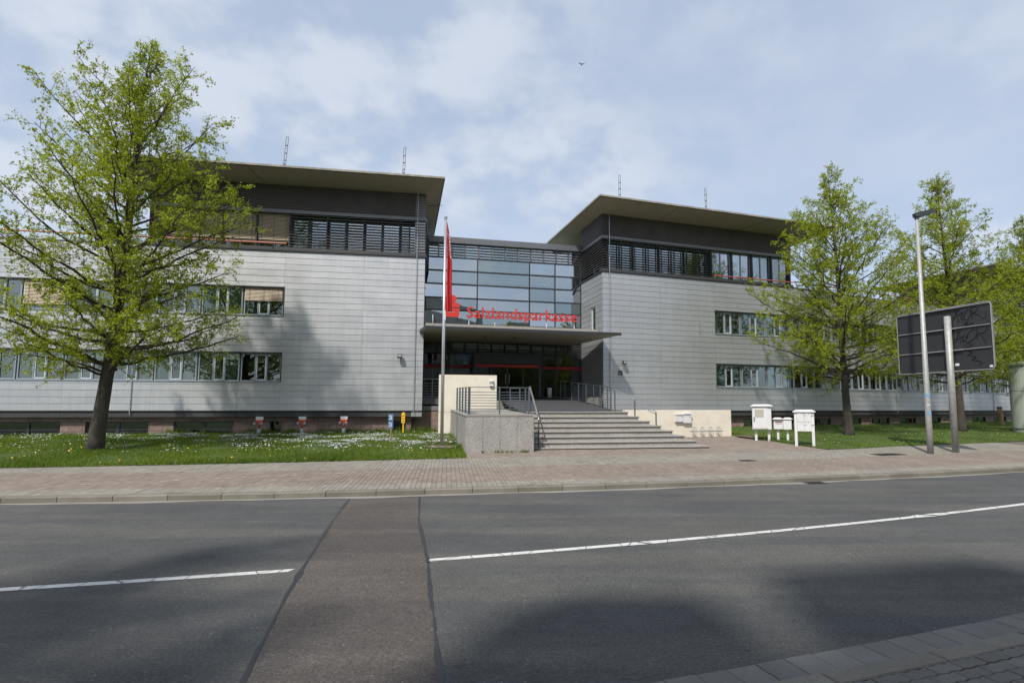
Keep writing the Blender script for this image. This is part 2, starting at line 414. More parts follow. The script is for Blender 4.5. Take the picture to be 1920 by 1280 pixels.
def np_mesh(name, verts, faces, mats, tint=None, smooth=False):
    """verts (n,3), faces (k, 3 or 4) numpy -> mesh"""
    me = bpy.data.meshes.new(name); n = len(verts); k, w = faces.shape
    me.vertices.add(n); me.vertices.foreach_set('co', np.ascontiguousarray(verts, dtype=np.float32).ravel())
    me.loops.add(k * w); me.loops.foreach_set('vertex_index', np.ascontiguousarray(faces, dtype=np.int32).ravel())
    me.polygons.add(k); me.polygons.foreach_set('loop_start', np.arange(0, k * w, w, dtype=np.int32))
    me.polygons.foreach_set('loop_total', np.full(k, w, dtype=np.int32))
    for q in (mats if isinstance(mats, (list, tuple)) else [mats]): me.materials.append(M[q])
    if smooth: me.polygons.foreach_set('use_smooth', np.ones(k, dtype=bool))
    if tint is not None:
        at = me.attributes.new('tint', 'FLOAT', 'FACE'); at.data.foreach_set('value', np.asarray(tint, dtype=np.float32))
    me.update(calc_edges=True); me.validate(); return me

# ------------------------------------------------------------------ terrain functions (world metres; road surface is z = 0)
KC = (5.47854e-3, .216114, 12.66608)
def yk(x):                      # far kerb line, gently curving
    if x > 14: return KC[0] * 196 + KC[1] * 14 + KC[2] + (2 * KC[0] * 14 + KC[1]) * (x - 14)
    if x < -12: return KC[0] * 144 - KC[1] * 12 + KC[2] + (-2 * KC[0] * 12 + KC[1]) * (x + 12)
    return KC[0] * x * x + KC[1] * x + KC[2]
MC = np.polyfit([-5.56, -4.25, -2.76, -1.53, 1.2, 6.43, 9.0], [5.8, 6.14, 6.5, 6.9, 7.77, 9.83, 10.92], 2)
def ym(x):                      # centre line
    if x > 9: return float(np.polyval(MC, 9) + (2 * MC[0] * 9 + MC[1]) * (x - 9))
    if x < -6: return float(np.polyval(MC, -6) + (2 * MC[0] * -6 + MC[1]) * (x + 6))
    return float(np.polyval(MC, x))
def yn(x): return ym(x) - 3.75   # near road edge
def zg(x, y): return .12 + .042 * max(0.0, y - yk(x))
def ykv(x):
    x = np.asarray(x, float); q = KC[0] * x * x + KC[1] * x + KC[2]
    hi = KC[0] * 196 + KC[1] * 14 + KC[2] + (2 * KC[0] * 14 + KC[1]) * (x - 14)
    lo = KC[0] * 144 - KC[1] * 12 + KC[2] + (-2 * KC[0] * 12 + KC[1]) * (x + 12)
    return np.where(x > 14, hi, np.where(x < -12, lo, q))
def zgv(x, y): return .12 + .042 * np.maximum(0, y - ykv(x))

# ------------------------------------------------------------------ ground, road, pavement
b = MB(); b.face([(-900, -900, -.06), (900, -900, -.06), (900, 900, -.06), (-900, 900, -.06)])
tag(b.build('ground', 'lawn'), kind='structure')
XS = [-70, -50, -40, -30, -25] + list(np.arange(-20, 26, 1.0)) + [30, 40, 55, 75]
def strip(name, f0, f1, z, m, xs=XS, mats=None, nsub=6):
    b = MB(); 
    for i in range(len(xs) - 1):
        for k in range(nsub):
            q = []
            for (x, t) in ((xs[i], k), (xs[i + 1], k), (xs[i + 1], k + 1), (xs[i], k + 1)):
                y = f0(x) + (f1(x) - f0(x)) * t / nsub; q.append((x, y, z(x, y) if callable(z) else z))
            b.face(q)
    return b.build(name, m)
road = tag(strip('road', lambda x: yn(x) - .02, lambda x: yk(x) + .04, 0.0, 'asphalt'), kind='structure')
# dust and sand strip lying along the far kerb
b = MB(); xs = np.arange(-30, 40, .5)
wv = [.20 + .06 * math.sin(x * 1.3) + .05 * math.sin(x * 3.1 + 1) + random.uniform(-.02, .03) for x in xs]
for i in range(len(xs) - 1):
    b.face([(xs[i], yk(xs[i]) - wv[i], .004), (xs[i + 1], yk(xs[i + 1]) - wv[i + 1], .004), (xs[i + 1], yk(xs[i + 1]) + .02, .004), (xs[i], yk(xs[i]) + .02, .004)])
b.build('dust_strip', 'dust', road)
# reddish patched trench across the road, sealed with tar
def lerp(a, c, t): return a + (c - a) * t
pl = [(-4.14, 11.52), (-3.62, 9.4), (-3.1, 7.45), (-2.62, 5.7), (-2.06, 3.87), (-1.5, 1.9), (-.9, -.1)]
pr = [(-2.79, 11.82), (-2.2, 9.3), (-1.53, 6.93), (-1.18, 5.55), (-.74, 3.87), (-.25, 1.9), (.2, .2)]
b = MB()
for i in range(len(pl) - 1):
    b.face([(*pl[i + 1], .004), (*pr[i + 1], .004), (*pr[i], .004), (*pl[i], .004)])
b.build('asphalt_patch', 'asphalt_patch', road)
for side in (pl, pr):
    b = MB(); pts = []
    for i in range(len(side) - 1):
        for t in np.linspace(0, 1, 14, endpoint=False): pts.append((lerp(side[i][0], side[i + 1][0], t), lerp(side[i][1], side[i + 1][1], t)))
    off = 0; rows = []
    for i, (x, y) in enumerate(pts):
        off = off * .8 + random.uniform(-.004, .004); w = .014 + .008 * math.sin(i * .37) + random.uniform(-.004, .008)
        if random.random() < .07: w += .016
        rows.append((x + off - w, x + off + w, y))
    for i in range(len(rows) - 1):
        a, c = rows[i], rows[i + 1]
        b.face([(c[0], c[2], .008), (c[1], c[2], .008), (a[1], a[2], .008), (a[0], a[2], .008)])
    b.build('tar_seam', 'tar', road)
# centre line dashes
def dash(x0, x1, cut0=0.0, cut1=0.0):
    b = MB(); n = max(3, int((x1 - x0) / .35)); w = .062
    for i in range(n):
        q = []
        for j in (i, i + 1):
            x = x0 + (x1 - x0) * j / n; s = (2 * MC[0] * min(9, max(-6, x)) + MC[1]); L = math.hypot(1, s); nx, ny = -s / L, 1 / L
            c = cut0 if j == 0 else (cut1 if j == n else 0)
            q.append(((x + nx * w + c, ym(x) + ny * w, .004), (x - nx * w - c, ym(x) - ny * w, .004)))
        b.face([q[0][1], q[1][1], q[1][0], q[0][0]])
    return b.build('lane_marking', 'paint', road)
for x0, x1, c0, c1 in ((-14.5, -9.6, 0, 0), (-9.3, -2.95, 0, .03), (-1.5, 1.18, .02, -.06), (1.24, 6.38, -.06, -.12), (6.5, 13.8, -.1, 0), (14, 21, 0, 0), (21.3, 30, 0, 0)): dash(x0, x1, c0, c1)

# pavement bed rising gently to the buildings
pavement = strip('pavement', lambda x: yk(x) + .02, lambda x: yk(x) + 40, lambda x, y: zg(x, y) - .012, 'bed', nsub=20)
tag(pavement, kind='structure')
# far kerb of metre-long stones
def arc_table():
    xs = np.linspace(-34, 44, 4000); ys = ykv(xs); s = np.concatenate([[0], np.cumsum(np.hypot(np.diff(xs), np.diff(ys)))])
    s -= np.interp(-2.75, xs, s); return xs, ys, s
AX, AY, AS = arc_table()
def kp(u, d):                   # point at arc length u, distance d behind the kerb face
    x = np.interp(u, AS, AX); y = np.interp(u, AS, AY)
    sl = (np.interp(u + .2, AS, AY) - np.interp(u - .2, AS, AY)) / (np.interp(u + .2, AS, AX) - np.interp(u - .2, AS, AX))
    L = np.hypot(1, sl); return x - sl / L * d, y + d / L
for k in range(-22, 32):
    u0, u1 = k + .006, k + .994
    (xa, ya), (xb, yb), (xc, yc), (xd, yd) = [tuple(float(q) for q in kp(u, d)) for u, d in ((u0, 0), (u1, 0), (u1, .15), (u0, .15))]
    j = random.uniform(-.004, .004)
    b = MB(); c = .022
    bot = [(xa, ya, -.05), (xb, yb, -.05), (xc, yc, -.05), (xd, yd, -.05)]
    mid = [(xa, ya, .118 - c + j), (xb, yb, .118 - c + j), (xc, yc, .118 + j), (xd, yd, .118 + j)]
    (xe, ye), (xf, yf) = [tuple(float(q) for q in kp(u, c)) for u in (u0, u1)]
    top = [(xe, ye, .118 + j), (xf, yf, .118 + j), (xc, yc, .1185 + j), (xd, yd, .1185 + j)]
    b.loops([bot, mid, top], True)
    b.build('kerb_stone', 'kerb', pavement)

# lawn outlines
def left_lawn_x(y): return -2.70 - .245 * (y - 17.37)
def left_edge(x): return yk(x) + (4.15 + (min(max(x, -20), -2) + 14.45) * .0926)
RB = [(10.11, 20.87), (11.57, 21.42), (13.33, 22.41), (15.09, 23.05), (21.5, 25.85), (32, 31.3), (50, 40.5)]
def right_edge(x): return float(np.interp(x, [p[0] for p in RB], [p[1] for p in RB]))
def in_left(x, y): return (y > left_edge(x)) and x < left_lawn_x(y)
def in_right(x, y):
    xl = float(np.interp(y, [20.87, 21.5, 24.1, 26.3, 31.5], [10.11, 9.8, 9.03, 8.33, 7.9]))
    return y > 20.87 and x > xl and y > right_edge(x)

# concrete pavers: S-edged blocks laid in columns, in three colour bands and on the forecourt
PW, PL = .112, .225
def paver_mesh():
    V = []; F = []; T = []; MI = []
    g = .0045; zz = .011
    nu0, nu1 = int(-19.5 / PW), int(25.5 / PW)
    prof = [0, .25, .5, .75, 1.0]; amp = [0, 1, 0, 1, 0]
    for iu in range(nu0, nu1):
        u0 = iu * PW; off = (iu % 2) * PL * .5
        d = .16 + off - PL
        while d < 13.5:
            dc = d + PL / 2
            if dc < .16: d += PL; continue
            x, y = kp(u0 + PW / 2, dc); x = float(x); y = float(y)
            if dc > 6.0 and (x < -3.2 or x > 10.3): break
            if in_left(x, y) or in_right(x, y): d += PL; continue
            if dc > 5.6 and -2.95 < x < 8.0 and y > 20.9 + .19 * x - .2 and x < 5.2: break
            a0 = max(d + g, .155); a1 = d + PL - g
            left = []; right = []
            for t, am in zip(prof, amp):
                dd = d + PL * t; dd = min(max(dd, a0), a1)
                left.append((u0 + g + am * zz, dd)); right.append((u0 + PW - g + am * zz, dd))
            loop = left + right[::-1]
            us = np.array([p[0] for p in loop]); ds = np.array([p[1] for p in loop])
            px, py = kp(us, ds)
            zt = zgv(px, py) + random.uniform(-.0015, .0015)
            i = len(V)
            n = len(loop)
            for k in range(n): V.append((px[k], py[k], zt[k]))
            for k in range(n): V.append((px[k], py[k], zt[k] - .02))
            tint = 1 + random.gauss(0, .075)
            band = 0 if dc < .82 or 3.1 < dc < 5.1 else (1 if dc < 3.1 else 2)
            if dc >= 5.1 and not (-3.2 < x < 10.4): band = 0
            F.append(tuple(range(i + n - 1, i - 1, -1))); T.append(tint); MI.append(band)
            for k in range(n):
                F.append((i + k, i + (k + 1) % n, i + n + (k + 1) % n, i + n + k)); T.append(tint); MI.append(band)
            d += PL
    me = bpy.data.meshes.new('paver_field'); me.from_pydata(V, [], F)
    for q in ('paver_beige', 'paver_red', 'paver_plaza'): me.materials.append(M[q])
    me.polygons.foreach_set('material_index', MI)
    at = me.attributes.new('tint', 'FLOAT', 'FACE'); at.data.foreach_set('value', T); me.update()
    return me
tag(link('paver_field', paver_mesh(), pavement), kind='stuff')
# faded white marks on the cycle strip
for (u0, d0, u1, d1) in ((-7.6, 1.35, -5.6, 1.75), (-5.0, 1.9, -3.2, 2.3), (-2.9, 2.4, -1.3, 2.62)):
    b = MB()
    for k in range(9):
        if k in (2, 6): continue
        t0, t1 = k / 9 + .01, (k + 1) / 9 - .02; q = []
        for t, s in ((t0, -.03), (t1, -.03), (t1, .03), (t0, .03)):
            x, y = kp(lerp(u0, u1, t), lerp(d0, d1, t) + s); q.append((float(x), float(y), zg(float(x), float(y)) + .005))
        b.face(q)
    b.build('faded_marking', mat('faded_paint', (.40, .36, .33), .85, 0, .3, 8), pavement)
# cast-iron covers and the road gully
def cover(name, x, y, z, w, h, rz, label):
    t = thing(name, label, 'cover', (x, y, z), rz)
    b = MB(); b.box(-w / 2 - .03, w / 2 + .03, -h / 2 - .03, h / 2 + .03, -.02, .004); b.build('frame', 'iron', t)
    b = MB()
    for k in range(7):
        yy = -h / 2 + h * (k + .15) / 7; b.box(-w / 2, w / 2, yy, yy + h / 7 * .65, .005, .009)
    b.build('slots', 'black', t)
cover('drain_grate', 6.47, 14.08, .002, .5, .32, R(16), 'cast iron drain grate in the road against the far kerb')
cover('manhole_cover', 5.9, 17.4, zg(5.9, 17.4) + .002, .42, .3, R(14), 'small dark iron cover in the pavement in front of the bicycle rack')
cover('manhole_cover', 11.5, 19.6, zg(11.5, 19.6) + .002, 1.1, .6, R(20), 'large iron cover with grass tufts in the pavement left of the lamp post')

# near side: gutter slabs, low kerb and S-edged pavers beside the photographer
near = strip('near_pavement', lambda x: yn(x) - 9, lambda x: yn(x) - .01, lambda x, y: .016, 'bed', nsub=4)
tag(near, kind='structure')
def npt(x, d):
    s = (2 * MC[0] * min(9, max(-6, x)) + MC[1]); L = math.hypot(1, s)
    return (x + s / L * d, yn(x) - d / L)
def near_piece(name, x0, x1, d0, d1, z, mt, bev=.008, wav=0.0):
    if wav:
        T = [0, .25, .5, .75, 1]; A = [0, 1, 0, 1, 0]
        outer = [(lerp(x0, x1, t), d0 + wav * a) for t, a in zip(T, A)] + [(lerp(x1, x0, t), d1 + wav * a) for t, a in zip(T, A[::-1])]
        inner = [(min(max(p[0], x0 + bev), x1 - bev), p[1] + bev) for p in outer[:5]] + [(min(max(p[0], x0 + bev), x1 - bev), p[1] - bev) for p in outer[5:]]
    else:
        outer = [(x0, d0), (x1, d0), (x1, d1), (x0, d1)]
        inner = [(x0 + bev, d0 + bev), (x1 - bev, d0 + bev), (x1 - bev, d1 - bev), (x0 + bev, d1 - bev)]
    j = random.uniform(-.003, .003)
    f = lambda P, zz: [(*npt(p[0], p[1]), zz) for p in P][::-1]
    b = MB(); b.loops([f(outer, -.02), f(outer, z - bev * .7 + j), f(inner, z + j)], True)
    return b.build(name, mt, near)
k = 0; x = -.2
while x < 7:
    near_piece('gutter_slab', x + .003, x + .227, .0, .29, .022, 'gutter', .006); x += .23
x = -.2
while x < 7:
    near_piece('kerb_stone', x + .004, x + .93, .30, .47, .05, 'kerb', .012); x += .94
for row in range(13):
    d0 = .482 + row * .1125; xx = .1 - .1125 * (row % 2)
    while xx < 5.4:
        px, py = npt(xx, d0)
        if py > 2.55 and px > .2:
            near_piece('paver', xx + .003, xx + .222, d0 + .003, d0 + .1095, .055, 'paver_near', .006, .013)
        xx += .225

# ------------------------------------------------------------------ lawns
def lawn_sheet(name, fn, na, nb):
    b = MB()
    P = [[fn(i / na, j / nb) for j in range(nb + 1)] for i in range(na + 1)]
    for i in range(na):
        for j in range(nb):
            q = [P[i][j], P[i + 1][j], P[i + 1][j + 1], P[i][j + 1]]
            b.face([(x, y, zg(x, y) + .012 + .03 * min(1, jj / 2.) + .012 * math.sin(x * 2.1 + y) * min(1, jj)) for (x, y), jj in zip(q, (j, j, j + 1, j + 1))])
    return tag(b.build(name, 'lawn', smooth=True), kind='structure')
TL = math.tan(R(10.2))
def left_fn(a, bb):
    yb = 28.0; x_r0 = left_lawn_x(17.2)
    x = -46 + (x_r0 + 46) * a; y0 = left_edge(x); y1 = 26.5 + (x + 6.23) * TL + .8
    y = y0 + (y1 - y0) * bb; xr = left_lawn_x(y); x2 = -46 + (xr + 46) * a
    return (x2, y)
lawn_sheet('lawn', left_fn, 90, 20)
def right_fn(a, bb):
    xb = 10.11 + 40 * a ** 1.3; yb = right_edge(xb)
    xt = 7.9 + 44 * a ** 1.3; yt = 31.6 + (xt - 7.9) * .45
    return (xb + (xt - xb) * bb, yb + (yt - yb) * bb)
lawn_sheet('lawn', right_fn, 70, 20)
# soil around the flag pole and beside the beige wall
def soil_patch(x, y, rx, ry, label=None):
    b = MB(); pts = []
    for k in range(18):
        a = 2 * math.pi * k / 18; r = random.uniform(.75, 1.15); px, py = x + rx * r * math.cos(a), y + ry * r * math.sin(a)
        pts.append((px, py, zg(px, py) + .065))
    b.face(pts); tag(b.build('soil', 'leafrot'), kind='structure')
soil_patch(-3.85, 20.0, .75, .55); soil_patch(8.75, 25.6, .4, .9)

def sample_left(n):
    a = RNG.random(n); y = 14.5 + RNG.random(n) * 12.5; x = -26 + RNG.random(n) * 23.3
    e = ykv(x) + 4.15 + (np.clip(x, -20, -2) + 14.45) * .0926 - .03 - .10 * RNG.random(n) ** 3
    ok = (y > e) & (x < -2.70 - .245 * (y - 17.37) + .03) & (y < 26.5 + (x + 6.23) * TL + .62)
    return x[ok], y[ok]
def sample_right(n):
    x = 7.8 + RNG.random(n) ** 1.25 * 30; y = 20.6 + RNG.random(n) * 26
    xl = np.interp(y, [20.87, 21.5, 24.1, 26.3, 31.5], [10.11, 9.8, 9.03, 8.33, 7.9])
    ok = (x > xl - .04) & (y > np.interp(x, [p[0] for p in RB], [p[1] for p in RB]) - .06 * RNG.random(n)) & (y < 31.4 + (x - 7.9) * .43) & (y < np.interp(x, [p[0] for p in RB], [p[1] for p in RB]) + 14)
    return x[ok], y[ok]
def vnoise(x, y, s):
    return (np.sin(x * s + 1.3 * np.sin(y * s * .7)) + np.sin(y * s * 1.3 + 1.7 * np.sin(x * s * .6 + 2)) + 2) / 4
def blades(name, x, y, hmin, hmax, parent=None):
    n = len(x); z = zgv(x, y) + .01
    h = (hmin + (hmax - hmin) * RNG.random(n) ** 1.5) * (.65 + .7 * vnoise(x, y, 1.7))
    a = RNG.random(n) * 2 * np.pi; w = .007 + .008 * RNG.random(n)
    lx = RNG.normal(0, .35, n) * h; ly = RNG.normal(0, .35, n) * h
    V = np.empty((n, 3, 3)); V[:, 0] = np.stack([x - np.cos(a) * w, y - np.sin(a) * w, z], 1); V[:, 1] = np.stack([x + np.cos(a) * w, y + np.sin(a) * w, z], 1)
    V[:, 2] = np.stack([x + lx, y + ly, z + h], 1)
    F = np.arange(n * 3).reshape(n, 3)
    t = np.clip(.55 * vnoise(x, y, .9) + .25 * vnoise(x, y, 4.1) + .3 * RNG.random(n) - .05, 0, 1)
    return tag(link(name, np_mesh(name, V.reshape(-1, 3), F, 'blade', t), parent), kind='stuff')
x, y = sample_left(330000); o = blades('grass', x, y, .045, .12); tag(o, 'short green grass of the lawn left of the entrance', 'grass')
x, y = sample_right(150000); o = blades('grass', x, y, .045, .13); tag(o, 'short green grass of the lawn behind the mailboxes and the lamp post', 'grass')
# longer tufts against the plinth and the granite block
def tufts(n, fn, lab):
    X = []; Y = []
    for k in range(n):
        cx, cy = fn(random.random()); m = random.randint(30, 70)
        X += list(RNG.normal(cx, .10, m)); Y += list(RNG.normal(cy, .07, m))
    o = blades('tall_grass', np.array(X), np.array(Y), .14, .36); tag(o, lab, 'grass')
tufts(46, lambda t: (-17 + 11.5 * t, 26.5 + (-17 + 11.5 * t + 6.23) * TL + .12 - random.random() * .5), 'longer grass tufts along the brick plinth of the left wing')
tufts(16, lambda t: (-3.05 - 1.2 * t, 18.8 + 4.9 * t), 'longer grass tufts beside the left flank of the granite block')
def fr_weeds(t): return (-2.2 + 1.6 * t, 18.58 + .42 * t - .02)
X = []; Y = []
for cx in (-2.35, -1.9, -1.75, -1.55, -1.4, -1.05, -.98, -.9):
    m = 26 if cx > -1.1 else 16
    X += list(RNG.normal(cx, .05, m)); Y += list(RNG.normal(18.57 + (cx + 2.35) * .27 - .03, .025, m))
o = blades('weeds', np.array(X), np.array(Y), .05, .15); tag(o, 'green weeds growing along the foot of the granite block', 'weeds')
def flowers(name, x, y, r, mt, lab, cat, hz):
    n = len(x); z = zgv(x, y) + hz + .05 * RNG.random(n); a = np.arange(6) * np.pi / 3
    rr = r * (.8 + .45 * RNG.random(n)); tx = RNG.normal(0, .35, n); ty = RNG.normal(-.25, .35, n)
    V = np.empty((n, 6, 3))
    for k in range(6):
        dx = rr * np.cos(a[k]); dy = rr * np.sin(a[k]); V[:, k] = np.stack([x + dx, y + dy, z + dx * tx + dy * ty], 1)
    o = link(name, np_mesh(name, V.reshape(-1, 3), np.arange(n * 6).reshape(n, 6), mt)); tag(o, lab, cat, None, 'stuff')
# daisies: thick drifts near the wing corner, thinning to the left
x, y = sample_left(270000)
dn = np.exp(-((x + 6.9) / 3.6) ** 2 - ((y - 21.7) / 1.9) ** 2) * 1.15 + .55 * np.exp(-((x + 12) / 5) ** 2 - ((y - 23.2) / 1.1) ** 2) + .34 * np.exp(-((y - 24.0 - (x + 12) * .1) / .8) ** 2) + .05
dn *= np.clip((vnoise(x, y, 2.3) - .28) * 2.6, 0, 1.3) * np.clip((vnoise(x + 9, y, 5.5) - .2) * 1.8, 0, 1.2)
dn *= np.clip((y - ykv(x) - 6.2) / 1.5, 0, 1)
k = RNG.random(len(x)) < dn * .95; flowers('daisies', x[k], y[k], .0165, 'petal', 'drifts of white daisies in the lawn left of the flag pole', 'daisies', .085)
x, y = sample_right(26000); k = RNG.random(len(x)) < .085 * vnoise(x, y, 1.4) * 2
flowers('daisies', x[k], y[k], .017, 'petal', 'scattered white daisies in the lawn behind the mailboxes', 'daisies', .085)
x, y = sample_left(23000); k = (RNG.random(len(x)) < .055 * np.clip((vnoise(x, y, 1.9) - .35) * 3, 0, 1.5)) & (y < 22)
flowers('dandelions', x[k], y[k], .023, 'dandelion', 'yellow dandelions scattered near the pavement edge of the left lawn', 'dandelions', .07)

# ------------------------------------------------------------------ office wings
Z_BOT, Z_TOP = 1.78, 9.10
ROWS = [Z_BOT + (Z_TOP - Z_BOT) * i / 25 for i in range(26)]
W1 = (3.08, 4.40); W2 = (6.10, 7.44)
PCACHE = {}
def panel_mesh(w, h):
    key = (round(w, 2), round(h, 3))
    if key not in PCACHE:
        b = MB(); g = .005
        b.loops([[(0, .03, 0), (w, .03, 0), (w, .03, h), (0, .03, h)], [(0, -.015, 0), (w, -.015, 0), (w, -.004, h), (0, -.004, h)]], True)
        PCACHE[key] = b.mesh('cladding_panel', 'cladding')
    return PCACHE[key]
def rect_minus(r, holes):
    out = [r]
    for h in holes:
        nxt = []
        for (a, c, e, f) in out:
            if h[1] <= a or h[0] >= c or h[3] <= e or h[2] >= f: nxt.append((a, c, e, f)); continue
            if h[2] > e: nxt.append((a, c, e, h[2]))
            if h[3] < f: nxt.append((a, c, h[3], f))
            lo, hi = max(e, h[2]), min(f, h[3])
            if h[0] > a: nxt.append((a, h[0], lo, hi))
            if h[1] < c: nxt.append((h[1], c, lo, hi))
        out = nxt
    return [q for q in out if q[1] - q[0] > .03 and q[3] - q[2] > .03]
def clad(root, s0, s1, joints, low_joints, holes, rows=ROWS):
    for i in range(len(rows) - 1):
        js = [s0] + sorted(j for j in (low_joints if rows[i] < 2.9 else joints) if s0 + .1 < j < s1 - .1) + [s1]
        for a, c in zip(js[:-1], js[1:]):
            for (p, q, e, f) in rect_minus((a, c, rows[i], rows[i + 1]), holes):
                w, h = q - p - .006, f - e - .008
                link('cladding_panel', panel_mesh(w, h), root, (p + .004, 0, e + .005))
def clad_side(root, x, y0, y1, holes, rows=ROWS, rz=-90):
    """panels on the flank at local x, running inward from y0 to y1"""
    for i in range(len(rows) - 1):
        for (p, q, e, f) in rect_minus((y0, y1, rows[i], rows[i + 1]), holes):
            link('cladding_panel', panel_mesh(q - p - .006, f - e - .008), root, (x, q - .004, e + .005), R(rz))

WCACHE = {}
def cached(key, fn):
    if key not in WCACHE: WCACHE[key] = fn()
    return WCACHE[key]
def frame_ring(b, x0, x1, z0, z1, t, y0, y1):
    b.box(x0, x1, y0, y1, z0, z0 + t); b.box(x0, x1, y0, y1, z1 - t, z1)
    b.box(x0, x0 + t, y0, y1, z0 + t, z1 - t); b.box(x1 - t, x1, y0, y1, z0 + t, z1 - t)
def curtain_mesh(w, h, folds, key, mt):
    def mk():
        b = MB(); n = folds * 2
        for i in range(n):
            a = w * i / n; c = w * (i + 1) / n; ya = .05 * (i % 2); yc = .05 * ((i + 1) % 2)
            b.face([(a, ya, 0), (c, yc, 0), (c, yc, h), (a, ya, h)])
        return b.mesh('curtain', mt)
    return cached(('curt', round(w, 2), round(h, 2), folds, mt), mk)
def blind_mesh(w, h, pitch=.062):
    def mk():
        b = MB(); n = int(h / pitch)
        for i in range(n):
            z = h - (i + .5) * pitch
            b.loops([[(0, -.020, z - .027), (w, -.020, z - .027), (w, -.017, z - .026), (0, -.017, z - .026)], [(0, -.004, z), (w, -.004, z), (w, -.001, z + .001), (0, -.001, z + .001)], [(0, .010, z + .024), (w, .010, z + .024), (w, .013, z + .025), (0, .013, z + .025)]], True, 0)
        b.box(0, w, -.03, .03, -.02, .012, 1)
        for x in (.12 * w, .5 * w, .88 * w): b.box(x - .004, x + .004, -.034, -.028, 0, h, 1)
        return b.mesh('blind', ['blind', 'blindcord'])
    return cached(('blind', round(w, 2), round(h, 2)), mk)
BAY = 1.75
def window(root, s0, z0, w, h, style='mixed', y=.14, lights=(.36, .28, .36), glassmat='glass', dark=False, sub=True):
    fm = 'darkframe' if dark else 'frame'
    def mkf():
        b = MB(); t = .05
        frame_ring(b, 0, w, 0, h, t, 0, .07)
        x = 0
        for k, l in enumerate(lights[:-1]):
            x += l * w; b.box(x - .03, x + .03, -.01, .068, t, h - t)
        return b.mesh('window', fm)
    o = link('window', cached(('win', round(w, 2), round(h, 2), lights, fm), mkf), root, (s0, y, z0))
    x = 0
    for k, l in enumerate(lights):
        lw = l * w
        xa, xb = x + (.05 if k == 0 else .03), x + lw - (.05 if k == len(lights) - 1 else .03); x += lw
        pm = cached(('pane', round(xb - xa, 3), round(h, 2), glassmat), lambda: MB().box(0, xb - xa, 0, .008, 0, h - .1).mesh('pane', glassmat))
        p = link('pane', pm, o, (xa, .035, .05))
        p.rotation_euler = (random.gauss(0, .004), 0, random.gauss(0, .004))
        if len(lights) == 3 and k == 1 and not dark:
            def mks():
                b = MB(); frame_ring(b, 0, xb - xa - .004, 0, h - .104, .04, -.025, .03); return b.mesh('sash', 'sash')
            link('sash', cached(('sash', round(xb - xa, 3), round(h, 2)), mks), o, (xa + .002, .03, .052))
    if style in ('curtain', 'mixed', 'half', 'side'):
        mt = 'curtain' if random.random() < .75 else 'curtain2'
        if style == 'curtain': spans = [(0.04, w - .04)]
        elif style == 'mixed': spans = [(.04, w * random.uniform(.3, .45)), (w * random.uniform(.58, .72), w - .04)]
        elif style == 'half': spans = [(.04, w * .42)]
        else: spans = [(.04, w * .2), (w * .45, w * .62)]
        for a, c in spans:
            f = max(3, int((c - a) / .075)); link('curtain', curtain_mesh(c - a, h - .06, f, 0, mt), o, (a, .22, .03))
    return o
def conductor(root, s, z0, z1, y=-.06, r=.018):
    b = MB(); b.tube([(s, y, z0), (s, y, z1)], r, 6)
    z = z0 + .4
    while z < z1: b.box(s - .012, s + .012, y, .0, z, z + .03); z += 1.2
    b.build('conductor', 'steel', root)
def roof(root, outer, inner, z_in=12.28, z_out=12.42, th=.085, joints=()):
    b = MB()
    L = [[(x, y, z_out + th + .03) for x, y in inner], [(x, y, z_out + th) for x, y in outer], [(x, y, z_out) for x, y in outer]]
    b.loops(L[1:], False, 0)
    b.loops([L[0], L[1]], False, 1); b.face(L[0], 1)
    r = b.build('roof', ['fascia', 'rooftop'], root)
    s = MB(); n = len(outer); sh = .03
    s.loops([[(x, y, z_out + .004) for x, y in outer], [(x, y, z_in) for x, y in inner]], False); s.face([(x, y, z_in) for x, y in inner][::-1])
    s.build('soffit', 'soffit', r)
    cx = sum(p[0] for p in outer) / n; cy = sum(p[1] for p in outer) / n
    # drip edge
    d = MB(); o2 = [(x + (cx - x) * .006, y + (cy - y) * .012) for x, y in outer]
    d.loops([[(x, y, z_out - .03) for x, y in o2], [(x, y, z_out + .002) for x, y in o2]], False)
    d.build('drip_edge', 'darkframe', r)
    for (p, q) in joints:
        g = MB(); (x0, y0, za), (x1, y1, zb) = p, q
        g.tube([(x0, y0, za - .004), (x1, y1, zb - .004)], .011, 4); g.build('soffit_joint', 'backing', r)
    return r
def antenna(root, x, y, h=1.5, z=12.62, lean=.02):
    b = MB(); w = .048
    pts = [(x - w, y, z + .25), (x - w + lean * h, y, z + h - w)]
    for k in range(7): a = math.pi - math.pi * k / 6; pts.append((x + lean * h + w * math.cos(a), y, z + h - w + w * math.sin(a)))
    pts += [(x + w + lean * h, y, z + h - w), (x + w, y, z + .25)]
    b.tube(pts, .011, 6)
    for t in (.22, .46, .72): 
        zz = z + .25 + (h - .3) * t; xx = x + lean * h * t; b.box(xx - w, xx + w, y - .02, y + .02, zz, zz + .03)
    b.tube([(x, y, z - .05), (x, y, z + .45)], .018, 6); b.tube([(x - .05, y, z - .05), (x, y, z + .3)], .01, 4); b.tube([(x + .05, y, z - .05), (x, y, z + .3)], .01, 4)
    b.build('antenna', 'darkframe', root)
def slats(root, name, s0, s1, zs, y0, dep, hgt, mt, tilt=0.0):
    me = MB(); w = s1 - s0
    me.loops([[(0, 0, -hgt / 2 - tilt), (w, 0, -hgt / 2 - tilt), (w, 0, hgt / 2 - tilt), (0, 0, hgt / 2 - tilt)], [(0, dep, -hgt / 2 + tilt), (w, dep, -hgt / 2 + tilt), (w, dep, hgt / 2 + tilt), (0, dep, hgt / 2 + tilt)]], True)
    m = me.mesh(name, mt)
    for z in zs: link(name, m, root, (s0, y0, z))
